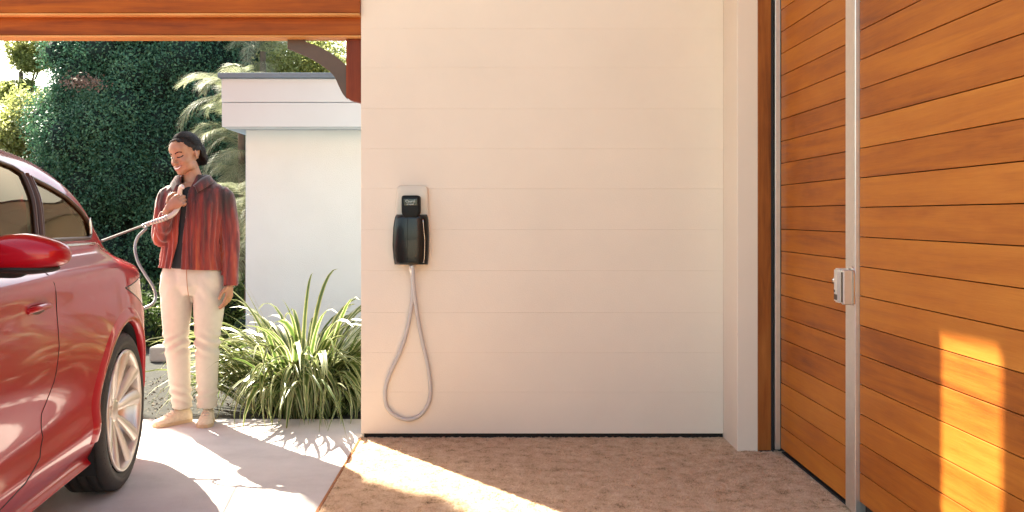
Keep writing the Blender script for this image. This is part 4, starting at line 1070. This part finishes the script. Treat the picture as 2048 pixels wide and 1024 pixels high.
OPEN = [(0.050, 1.46), (0.030, 1.40), (0.006, 1.345), (0.000, 1.22), (-0.010, 1.10), (-0.018, 0.99), (-0.022, 0.88), (-0.085, 0.88), (-0.062, 0.99), (-0.042, 1.10), (-0.032, 1.22), (-0.030, 1.345), (-0.052, 1.40), (-0.072, 1.46)]
for i in range(len(OPEN)):
    p, q = OPEN[i], OPEN[(i+1) % len(OPEN)]
    n = Vector((q[1]-p[1], 0, -(q[0]-p[0]))).normalized()
    z0, z1, x0, x1 = min(p[1], q[1])-.02, max(p[1], q[1])+.02, min(p[0], q[0])-.02, max(p[0], q[0])+.02
    bis((p[0], 0, p[1]), n, lambda c: c.y < -0.03 and z0 < c.z < z1 and x0 < c.x < x1)
kill = []
for f in bm.faces:
    c = f.calc_center_median()
    if c.z < 0.897-0.04*c.x and math.hypot(c.x-0.2335, c.y+0.020) > 0.056: kill.append(f)
    elif c.y < -0.03 and c.y > -0.16 and inside((c.x, c.z), OPEN): kill.append(f)
    elif c.z > 1.438 and abs(c.x) < 0.12: kill.append(f)
    elif c.x > 0.2 and c.z < 0.803: kill.append(f)
bmesh.ops.delete(bm, geom=kill, context='FACES')
bm.normal_update()
for v in bm.verts:              # pleats running down the cloth
    x, y, z = v.co
    if abs(x) < 0.178 and z < 1.36 and not (x < -0.05 and y < -0.15):
        a = math.atan2(x-0.005, -(y-0.01)); f = 0.0050*math.sin(a*30+2.2*noise.noise(Vector((x*6, 0, z*3))))*min(1, (1.36-z)*8)
    else:
        f = 0.0022*math.sin(x*190+z*25*(1 if x > 0 else -1))
    f += 0.006*noise.noise(Vector((x*16, y*16, z*6)))+0.003*noise.noise(Vector((x*40, y*40, z*25)))
    v.co += v.normal*f
bm.to_mesh(j_me); bm.free()
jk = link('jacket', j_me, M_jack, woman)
sm = jk.modifiers.new('thickness', 'SOLIDIFY'); sm.thickness = 0.005; sm.offset = -1
# collar
def collar(side):
    pts_in = [(-0.006+side*0.010+0.006, 0.082, 1.425), (0.006+side*0.050, 0.060, 1.428), (0.006+side*0.074, 0.015, 1.436), (0.004+side*0.064, -0.040, 1.416), (0.002+side*0.036, -0.098, 1.372)]
    pts_out = [(0.002+side*0.010, 0.108, 1.398), (0.006+side*0.076, 0.082, 1.400), (0.008+side*0.118, 0.010, 1.398), (0.006+side*0.110, -0.060, 1.374), (0.002+side*0.066, -0.120, 1.334)]
    a, b = catmull(pts_in, 5), catmull(pts_out, 5); mid = (a+b)/2+np.array([0, -0.006, 0.016]); V = []; Fc = []
    for p, m_, q in zip(a, mid, b): V += [p, m_, q]
    for i in range(len(a)-1):
        for k in range(2): Fc.append((3*i+k, 3*i+k+1, 3*i+k+4, 3*i+k+3))
    o = link('collar', mesh('collar', V, Fc, True), M_jack, jk); s = o.modifiers.new('t', 'SOLIDIFY'); s.thickness = 0.006; s.offset = 0
for sd in (-1, 1): collar(sd)
# shoes
def shoe(heel, toe, lift):
    h, t_ = np.array(heel), np.array(toe); d = (t_-h); Ln = np.linalg.norm(d); d /= Ln; s = np.array([-d[1], d[0], 0])
    prof = [(0.0, .026, .075), (.03, .033, .088), (.08, .034, .092), (.12, .037, .080), (.16, .043, .062), (.20, .044, .048), (.235, .036, .040), (.255, .020, .032)]
    V, Fc = [], []; sg = 18
    for a, wd, ht in prof:
        for k in range(sg):
            th = 2*math.pi*k/sg; cx = math.cos(th)*wd; cz = max(-1, math.sin(th))
            V.append(tuple(h+d*(a*Ln/0.255)+s*cx+np.array([0, 0, 0.018+(ht-0.018)*max(0, cz)**0.8 if cz > 0 else 0.018+cz*0.010])))
    for i in range(len(prof)-1):
        for k in range(sg): Fc.append((i*sg+k, i*sg+(k+1) % sg, (i+1)*sg+(k+1) % sg, (i+1)*sg+k))
    Fc.append(tuple(range(sg))[::-1]); Fc.append(tuple(range((len(prof)-1)*sg, len(prof)*sg)))
    o = link('shoe', mesh('shoe', V, Fc, True), M_shoe, woman)
    outl = [tuple(h+d*(a*Ln/0.255)+s*wd*1.08) for a, wd, ht in prof]+[tuple(h+d*(0.262*Ln/0.255))]+[tuple(h+d*(a*Ln/0.255)-s*wd*1.08) for a, wd, ht in prof[::-1]]+[tuple(h-d*0.012)]
    V = [(p[0], p[1], 0.001) for p in outl]+[(p[0], p[1], 0.020) for p in outl]; n = len(outl)
    Fc = [tuple(range(n))[::-1], tuple(range(n, 2*n))]+[(k, (k+1) % n, n+(k+1) % n, n+k) for k in range(n)]
    link('sole', mesh('sole', V, Fc), M_sole, o)
    for j, a in enumerate((.10, .125, .15, .172)):
        ht = np.interp(a, [p[0] for p in prof], [p[2] for p in prof]); c = h+d*(a*Ln/0.255)
        tube('lace', [tuple(c+s*0.022+np.array([0, 0, ht-0.004])), tuple(c+np.array([0, 0, ht+0.003])), tuple(c-s*0.022+np.array([0, 0, ht-0.004]))], 0.0028, M_trou, o, 6)
shoe((-0.030, 0.060, 0), (-0.180, -0.115, 0), 0); shoe((0.078, 0.080, 0), (0.105, -0.130, 0), 0)

# ------------------------------------------------------------------ charging cable in her hand
M_conn = simple('pale_pink_connector', (0.60, 0.48, 0.41), 0.42, coat=0.3)
M_metal = simple('grey_cable_sheath', (0.33, 0.31, 0.29), 0.3, metal=0.55)
cb_ = empty('charging_cable', (-1.78, 5.3, 1.2)); tag(cb_, 'grey charging cable with pale connector held by the woman and plugged into the red car', 'cable')
def wl(p): return np.array(p)+PO
cpts = [(0.016, -0.200, 1.352), (0.006, -0.190, 1.366), (-0.008, -0.172, 1.362), (-0.018, -0.158, 1.338), (-0.024, -0.150, 1.296), (-0.028, -0.160, 1.250), (-0.044, -0.190, 1.212), (-0.085, -0.222, 1.185), (-0.140, -0.230, 1.166), (-0.195, -0.225, 1.150)]
q = catmull([wl(p) for p in cpts], 8); n_ = len(q); tt = np.linspace(0, 1, n_)
rad = np.interp(tt, [0, .03, .15, .35, .55, .7, .85, 1], [.005, .008, .011, .013, .014, .014, .012, .009])
under(cb_, tube('connector', q, rad, M_conn, None, 16))
for i in range(7):
    k = int(n_*(0.74+0.03*i)); under(cb_, tube('grip_rib', q[k:k+2], rad[k]+0.0016, M_metal, None, 14))
e0 = wl(cpts[-1])
carW = lambda v, s, z: np.array(car.matrix_basis @ Vector((v, s, z)))
endA = carW(-0.15, 0.16, 1.085)
pa = [e0+np.array([0.03, 0, 0.012]), e0, e0*0.66+endA*0.34, e0*0.33+endA*0.67, endA]
under(cb_, tube('cable', catmull(pa, 10), 0.0062, M_metal, None, 10))
plug = carW(-0.165, 0.80, 0.70)
pb = [e0+np.array([0.03, 0, 0.0]), e0+np.array([-0.01, 0, -0.004])]+[PX(x, y, Y) for x, y, Y in [(292, 457, 5.25), (276, 474, 5.22), (270, 496, 5.20), (276, 524, 5.16), (291, 550, 5.12), (305, 572, 5.08), (311, 592, 5.05), (304, 609, 5.0)]]+[plug]
under(cb_, tube('cable', catmull(pb, 10), 0.0082, M_metal, None, 12))
under(cb_, tube('plug', [plug+np.array([0.015, 0.02, 0.01]), plug-np.array([0.02, 0.01, 0.012])], [0.017, 0.02], M_chrome, None, 14))

# ------------------------------------------------------------------ plants
def blade_me(name, L_, w_, arch, segs=9, twist=0.0, tip=0.3):
    """one strap leaf from the origin, rising along +z and arching towards +x"""
    V, uv, Fc = [], [], []; p = np.array([0.0, 0.0, 0.0]); ang = math.radians(7); ds = L_/segs
    for i in range(segs+1):
        t = i/segs; w = w_*(0.55+0.45*min(1, t*3))*(1-max(0, (t-tip)/(1-tip))**2.0)+0.0006
        nx = np.array([-math.cos(ang), 0, math.sin(ang)]); fold = 0.35*w*(1-t)
        tw = twist*t
        lat = np.array([math.sin(tw)*nx[0], math.cos(tw), math.sin(tw)*nx[2]])
        V += [tuple(p+lat*w+nx*fold), tuple(p), tuple(p-lat*w+nx*fold)]; uv += [(0, t), (0.5, t), (1, t)]
        p = p+np.array([math.sin(ang), 0, math.cos(ang)])*ds; ang += arch*(0.4+1.4*t)/segs
    for i in range(segs):
        for k in range(2): Fc.append((3*i+k, 3*i+k+1, 3*i+k+4, 3*i+k+3))
    me = mesh(name, V, Fc, True); l = me.uv_layers.new(name='UVMap')
    for lp in me.loops: l.data[lp.index].uv = uv[lp.vertex_index]
    me.materials.append(M_flax); return me

fx = empty('flax_plant', (-1.175, 5.99, gz)); fx.scale = (1.12, 1.05, 1.2); tag(fx, 'large variegated green and cream strap leaved plant beside the white outbuilding', 'plant')
R2 = random.Random(11)
variants = [blade_me('strap_leaf', R2.uniform(0.62, 0.98), R2.uniform(0.0095, 0.019), R2.uniform(1.1, 3.1), 10, R2.uniform(-0.7, 0.7), R2.uniform(0.15, 0.45)) for _ in range(26)]
upright = [blade_me('strap_leaf', R2.uniform(0.72, 0.95), R2.uniform(0.009, 0.013), R2.uniform(0.05, 0.5), 9, R2.uniform(-0.3, 0.3), 0.1) for _ in range(6)]
drooper = [blade_me('strap_leaf', R2.uniform(0.62, 0.85), R2.uniform(0.016, 0.023), R2.uniform(2.5, 3.4), 12, R2.uniform(-0.5, 0.5), 0.45) for _ in range(8)]
FXM = Matrix.Translation(fx.location) @ Matrix.Diagonal((*fx.scale, 1))
def clear_of_woman(Mx, me_):
    for v in list(me_.vertices)[1::3]:
        p = FXM @ Mx @ v.co
        if (p.x+1.74)**2+(p.y-5.50)**2 < 0.27**2 or p.z < gz-0.02 or p.y > 7.25 or (p.x > -0.72 and p.y < 5.30): return False
    return True
def put_leaf(me_, az, lean, sc_, off, roll=0.0):
    Mt = Matrix.Translation(off) @ Matrix.Rotation(az, 4, 'Z') @ Matrix.Rotation(lean, 4, 'Y') @ Matrix.Rotation(roll, 4, 'Z') @ Matrix.Diagonal((sc_, sc_, sc_, 1))
    if not clear_of_woman(Mt, me_): return None
    o = bpy.data.objects.new('leaf', me_); C.objects.link(o); o.parent = fx
    o.rotation_euler = (Matrix.Rotation(az, 4, 'Z') @ Matrix.Rotation(lean, 4, 'Y') @ Matrix.Rotation(roll, 4, 'Z')).to_euler()
    o.location = off; o.scale = (sc_, sc_, sc_); return o
for i in range(4): put_leaf(upright[i % 6], R2.uniform(0, 6.28), R2.uniform(-0.02, 0.30), R2.uniform(0.72, 0.95), (R2.uniform(-0.12, 0.06), R2.uniform(-0.05, 0.1), 0.03))
for i in range(60):
    a = -math.pi/2+R2.uniform(-1.5, 1.5)
    put_leaf(R2.choice(drooper), a, R2.uniform(0.15, 0.55), R2.uniform(0.72, 1.0), (R2.uniform(-0.14, 0.18), R2.uniform(-0.14, 0.0), 0.02), R2.uniform(-0.4, 0.4))
for i in range(330):
    a = R2.uniform(0, 2*math.pi); r = 0.15*math.sqrt(R2.random())
    put_leaf(R2.choice(variants), a+R2.uniform(-0.4, 0.4), R2.uniform(0.05, 0.70), R2.uniform(0.85, 1.18), (r*math.cos(a), r*math.sin(a)*0.8, 0.01), R2.uniform(-0.5, 0.5))
# the rest of the clump as one mass of finer leaves
allV, allF, allU = [], [], []
for i in range(900):
    me_ = R2.choice(variants); a = R2.uniform(0, 2*math.pi); r = 0.24*math.sqrt(R2.random()); s = R2.uniform(0.6, 1.1)
    Mx = Matrix.Translation((r*math.cos(a)*1.3, r*math.sin(a), 0)) @ Matrix.Rotation(a+R2.uniform(-0.6, 0.6), 4, 'Z') @ Matrix.Rotation(R2.uniform(0.05, 0.85), 4, 'Y') @ Matrix.Rotation(R2.uniform(-0.6, 0.6), 4, 'Z') @ Matrix.Diagonal((s*0.9, s*0.6, s*0.9, 1))
    if not clear_of_woman(Mx, me_): continue
    b = len(allV); allV += [tuple(Mx @ v.co) for v in me_.vertices]; allF += [tuple(k+b for k in p.vertices) for p in me_.polygons]
    u_ = [None]*len(me_.vertices)
    for lp in me_.loops: u_[lp.vertex_index] = tuple(me_.uv_layers[0].data[lp.index].uv)
    allU += u_
me_ = mesh('fine_leaves', allV, allF, True); l = me_.uv_layers.new(name='UVMap')
l.data.foreach_set('uv', np.array([allU[lp.vertex_index] for lp in me_.loops], dtype=np.float32).reshape(-1))
tag(link('fine_leaves', me_, M_flax, fx), kind='stuff')

def leaves(pos, nrm, size, aspect=0.45, jitter=0.8):
    """quads lying roughly across nrm"""
    n = len(pos); d = nrm+rng.normal(0, jitter, (n, 3)); d /= np.linalg.norm(d, axis=1)[:, None]
    a = rng.normal(0, 1, (n, 3)); a -= d*(a*d).sum(1)[:, None]; a /= np.linalg.norm(a, axis=1)[:, None]; b = np.cross(d, a)
    s = size*rng.uniform(0.6, 1.4, n)[:, None]
    V = np.empty((n, 4, 3)); V[:, 0] = pos-a*s; V[:, 1] = pos+b*s*aspect+d*s*0.15; V[:, 2] = pos+a*s; V[:, 3] = pos-b*s*aspect+d*s*0.15
    return V
def crown_mesh(name, centres, radii, n, size, aspect=0.45, flat=1.0, fuzz=0.35, cull=None):
    centres, radii = np.array(centres), np.array(radii); pr = radii**2/np.sum(radii**2)
    k = rng.choice(len(centres), n, p=pr); d = rng.normal(0, 1, (n, 3)); d /= np.linalg.norm(d, axis=1)[:, None]
    r = radii[k]*(1+rng.normal(0, 1, n)*fuzz*0.45-0.1); pos = centres[k]+d*r[:, None]*np.array([1, 1, flat])
    keep = pos[:, 2] > gz
    if cull is not None: keep &= cull(pos)
    # drop most leaves buried deep inside other clumps
    return quads_mesh(name, leaves(pos[keep], d[keep], size, aspect))
def tree(name, label, base, trunk_h, trunk_r, centres, radii, n, size, mat_, aspect=0.45, core=True, fuzz=0.35, cat='tree', group=None, cull=None, solid=None, lean=(0, 0)):
    root = empty(name, base); tag(root, label, cat, group)
    b = np.array(base); cs = np.array(centres)
    tube('trunk', catmull([(0, 0, -0.1), (0.03+lean[0]*0.35, 0.02+lean[1]*0.35, trunk_h*0.5), (-0.02+lean[0], lean[1], trunk_h)], 5), np.linspace(trunk_r, trunk_r*0.5, 11), M_bark, root, 10)
    for k in rng.choice(len(cs), min(8, len(cs)), replace=False):
        c = cs[k]-b; f_ = rng.uniform(0.4, 0.95) if lean == (0, 0) else 0.97; s0 = np.array([lean[0]*f_, lean[1]*f_, trunk_h*f_])
        tube('limb', catmull([s0, s0*0.5+c*0.5+np.array([0, 0, 0.1]), c], 4), np.linspace(trunk_r*0.45, 0.012, 9), M_bark, root, 6)
    me_ = crown_mesh('crown', cs, radii, n, size, aspect, fuzz=fuzz, cull=cull); me_.transform(Matrix.Translation(-Vector(base)))
    cr = link('crown', me_, mat_, root)
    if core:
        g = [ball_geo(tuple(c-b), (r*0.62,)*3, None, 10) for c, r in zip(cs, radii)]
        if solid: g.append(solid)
        link('crown_shade_core', mesh('crown_shade_core', *join(g)), M_core, cr)  # solid dark balls, shade deep in the crown put into their colour
    return root
# the big dark hedge tree behind the woman
def hedge_cull(p):
    z = np.clip(p[:, 2], 0, 5.0); hw = 1.95*(1-(z/5.4)**3); dep = 0.95*(1-(z/5.6)**2)
    q = ((p[:, 0]+4.45-0.06*z)/hw)**2+((p[:, 1]-12.7)/dep)**2
    return (q > 0.55) & ((p[:, 1] < 12.7) | (rng.random(len(p)) < 0.25))
cs, rs = [], []
for i in range(520):
    z = rng.uniform(0.1, 4.5); hw = 1.95*(1-(z/5.4)**3.0); dep = 0.95*(1-(z/5.6)**2)
    a = rng.uniform(0, 2*np.pi); x = -4.45+hw*math.cos(a)*rng.uniform(0.75, 1.0)+0.06*z; y = 12.7+dep*math.sin(a)*rng.uniform(0.8, 1.0)
    k_ = 0.86+0.34*noise.noise(Vector((x*1.3, a*1.2, z*1.5))); x = -4.45+0.06*z+(x+4.45-0.06*z)*max(k_, 0.9 if abs(math.cos(a)) > 0.8 else k_); y = 12.7+(y-12.7)*k_
    cs.append((x, y, z)); rs.append(rng.uniform(0.16, 0.44))
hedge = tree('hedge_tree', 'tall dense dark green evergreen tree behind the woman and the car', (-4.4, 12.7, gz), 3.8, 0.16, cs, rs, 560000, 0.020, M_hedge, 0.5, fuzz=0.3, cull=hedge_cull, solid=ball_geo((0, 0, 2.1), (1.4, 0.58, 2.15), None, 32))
n = 420; d = rng.normal(0, 1, (n, 3)); pos = np.array([-5.02, 11.66, 2.84])+d*np.array([0.13, 0.06, 0.05])
me_ = quads_mesh('dry_patch', leaves(pos, np.tile([0, -1.0, 0.2], (n, 1)), 0.018, 0.5)); me_.transform(Matrix.Translation((4.4, -12.7, -gz)))
tag(link('dry_patch', me_, simple('dead_brown_leaf', (0.17, 0.105, 0.075), 0.8, noise_scale=9, var=0.4), hedge), 'patch of dead brown leaves', kind='stuff')
# low shrubs at its foot
cs, rs = [], []
for i in range(60):
    cs.append((rng.uniform(-4.0, -2.2), rng.uniform(8.9, 9.7), rng.uniform(0.05, 0.42))); rs.append(rng.uniform(0.14, 0.26))
tree('low_shrub', 'low mid green shrub at the foot of the dark tree beside the path', (-3.1, 9.3, gz), 0.35, 0.03, cs, rs, 26000, 0.024, M_low, 0.4)
# pale sunlit trees
def blob(cx, cy, cz, rx, ry, rz, n, r0, r1):
    c_, r_ = [], []
    for i in range(n):
        d = rng.normal(0, 1, 3); d /= np.linalg.norm(d); f = rng.uniform(0.5, 1.0)
        c_.append((cx+d[0]*rx*f, cy+d[1]*ry*f, max(0.2, cz+d[2]*rz*f))); r_.append(rng.uniform(r0, r1))
    return c_, r_
c_, r_ = blob(-9.4, 18.5, 1.7, 1.3, 1.2, 1.25, 70, 0.22, 0.45)
tree('pale_tree', 'pale sunlit yellow green tree at the far left behind the car roof', (-9.6, 18.5, gz), 2.2, 0.12, c_, r_, 42000, 0.045, M_pale, core=False, fuzz=0.5, group='pale sunlit trees')
c_, r_ = blob(-9.5, 19.6, 4.55, 0.42, 0.4, 0.35, 14, 0.12, 0.24)
c2, r2 = blob(-9.75, 19.6, 3.75, 0.5, 0.4, 0.2, 12, 0.12, 0.22); c_ += c2; r_ += r2
tree('pale_tree', 'sparse olive tree top against the white sky at the far left', (-9.7, 19.6, gz), 4.2, 0.09, c_, r_, 9000, 0.04, M_pale, core=False, fuzz=0.5, group='pale sunlit trees')
c_, r_ = blob(-2.3, 12.4, 2.55, 1.0, 0.7, 1.1, 90, 0.14, 0.32)
tree('pale_tree', 'bright yellow green bushy tree above the outbuilding roof', (-2.3, 12.4, gz), 2.2, 0.12, c_, r_, 42000, 0.03, M_pale, core=False, fuzz=0.5, group='pale sunlit trees')
c_, r_ = blob(-6.75, 13.9, 1.9, 0.55, 0.8, 1.1, 50, 0.16, 0.34)
tree('pale_tree', 'hazy grey green tree left of the dark evergreen', (-6.6, 13.9, gz), 2.2, 0.1, c_, r_, 30000, 0.035, M_pale, core=False, fuzz=0.6, group='pale sunlit trees')

# feathery palm between the dark tree and the outbuilding
def frond_me(L_, droop, nl=70):
    V, Fc = [], []; p = np.array([0.0, 0, 0]); ang = 0.0; pts = []
    for i in range(nl+1):
        pts.append((p.copy(), ang)); t = i/nl; p = p+np.array([math.cos(ang), 0, math.sin(ang)])*(L_/nl); ang -= droop*(0.3+1.4*t)/nl
    rib = tube_geo([q[0] for q in pts[::4]], np.linspace(0.010, 0.003, len(pts[::4])), 4); V += list(rib[0]); Fc += rib[1]
    for i in range(4, nl+1):
        q, an = pts[i]; t = i/nl; ln = (0.16+0.26*math.sin(math.pi*min(1, t*0.9+0.1)))*(L_/1.4)
        f = np.array([math.cos(an), 0, math.sin(an)]); up = np.array([-math.sin(an), 0, math.cos(an)])
        for sd in (-1, 1):
            d = f*0.75+np.array([0, sd, 0])*0.75+up*rng.uniform(-0.05, 0.25); d /= np.linalg.norm(d)
            dr = np.array([0, 0, -0.35*ln]); w = 0.0045
            b = len(V); m_ = q+d*ln*0.5+dr*0.2; e = q+d*ln+dr
            V += [q-f*w*0.6, q+f*w*0.6, m_+f*w, m_-f*w, e]; Fc += [(b, b+1, b+2, b+3), (b+3, b+2, b+4)]
    me_ = mesh('frond', V, Fc); me_.materials.append(M_palm); return me_
fr_v = [frond_me(rng.uniform(1.1, 1.6), rng.uniform(0.8, 1.9)) for _ in range(8)]
def palm(label, base, crowns):
    root = empty('palm', base); tag(root, label, 'palm', 'feathery palms')
    tube('trunk', [(0, 0, 0), (0.02, 0, crowns[0][2]*0.5), (0, 0, crowns[0][2])], [0.05, 0.04, 0.035], M_bark, root, 10)
    for cx, cy, cz, n, sc_ in crowns:
        for i in range(n):
            o = bpy.data.objects.new('frond', fr_v[int(rng.integers(8))]); C.objects.link(o); o.parent = root
            o.location = (cx+rng.normal(0, 0.05), cy+rng.normal(0, 0.05), cz+rng.normal(0, 0.1)); az = 2*math.pi*i/n+rng.uniform(-0.25, 0.25)
            o.rotation_euler = (rng.uniform(-0.4, 0.4), -rng.uniform(-0.35, 0.95), az); s = sc_*rng.uniform(0.8, 1.1); o.scale = (s, s, s)
    return root
palm('feathery pale palm crowding the outbuilding corner behind the woman', (-2.62, 9.9, gz), [(0, 0, 2.55, 24, 0.50), (0.0, 0.2, 2.15, 24, 0.52), (0.05, 0.1, 1.75, 22, 0.52), (0.05, 0.1, 1.35, 20, 0.50)])
palm('smaller palm with drooping fronds beside the outbuilding wall behind the woman', (-2.32, 9.0, gz), [(0, 0, 1.30, 20, 0.42), (0, 0, 1.0, 16, 0.42)])
palm('tall silvery palm rising over the outbuilding roof under the lintel', (-2.75, 11.4, gz), [(0, 0, 3.2, 18, 0.44)])
# unseen leaning tree, added so its crown shades the front of the carpet
c_, r_ = blob(-5.56, 10.62, 7.6, 0.12, 0.12, 0.75, 34, 0.10, 0.17)
tree('added_shade_tree', 'unseen thin leaning tree added to shade the carpet, left of the dark evergreen', (-6.9, 11.2, gz), 7.2, 0.10, c_, r_, 16000, 0.03, M_hedge, fuzz=0.3, lean=(1.34, -0.58))
# litter and grass tufts by the slab edge
n = 2600
x = rng.uniform(-3.2, -0.7, n); y = rng.uniform(5.64, 7.2, n)
pos = np.stack([x, y, np.full(n, gz+0.006)], 1)
lit = link('leaf_litter', quads_mesh('leaf_litter', leaves(pos, np.tile([0, 0, 1.0], (n, 1)), 0.011, 0.4, 0.5)), simple('dry_litter', (0.09, 0.065, 0.035), 0.9, noise_scale=40, var=0.4)); tag(lit, 'dry leaf litter on the ground beyond the slab', 'litter', kind='stuff')
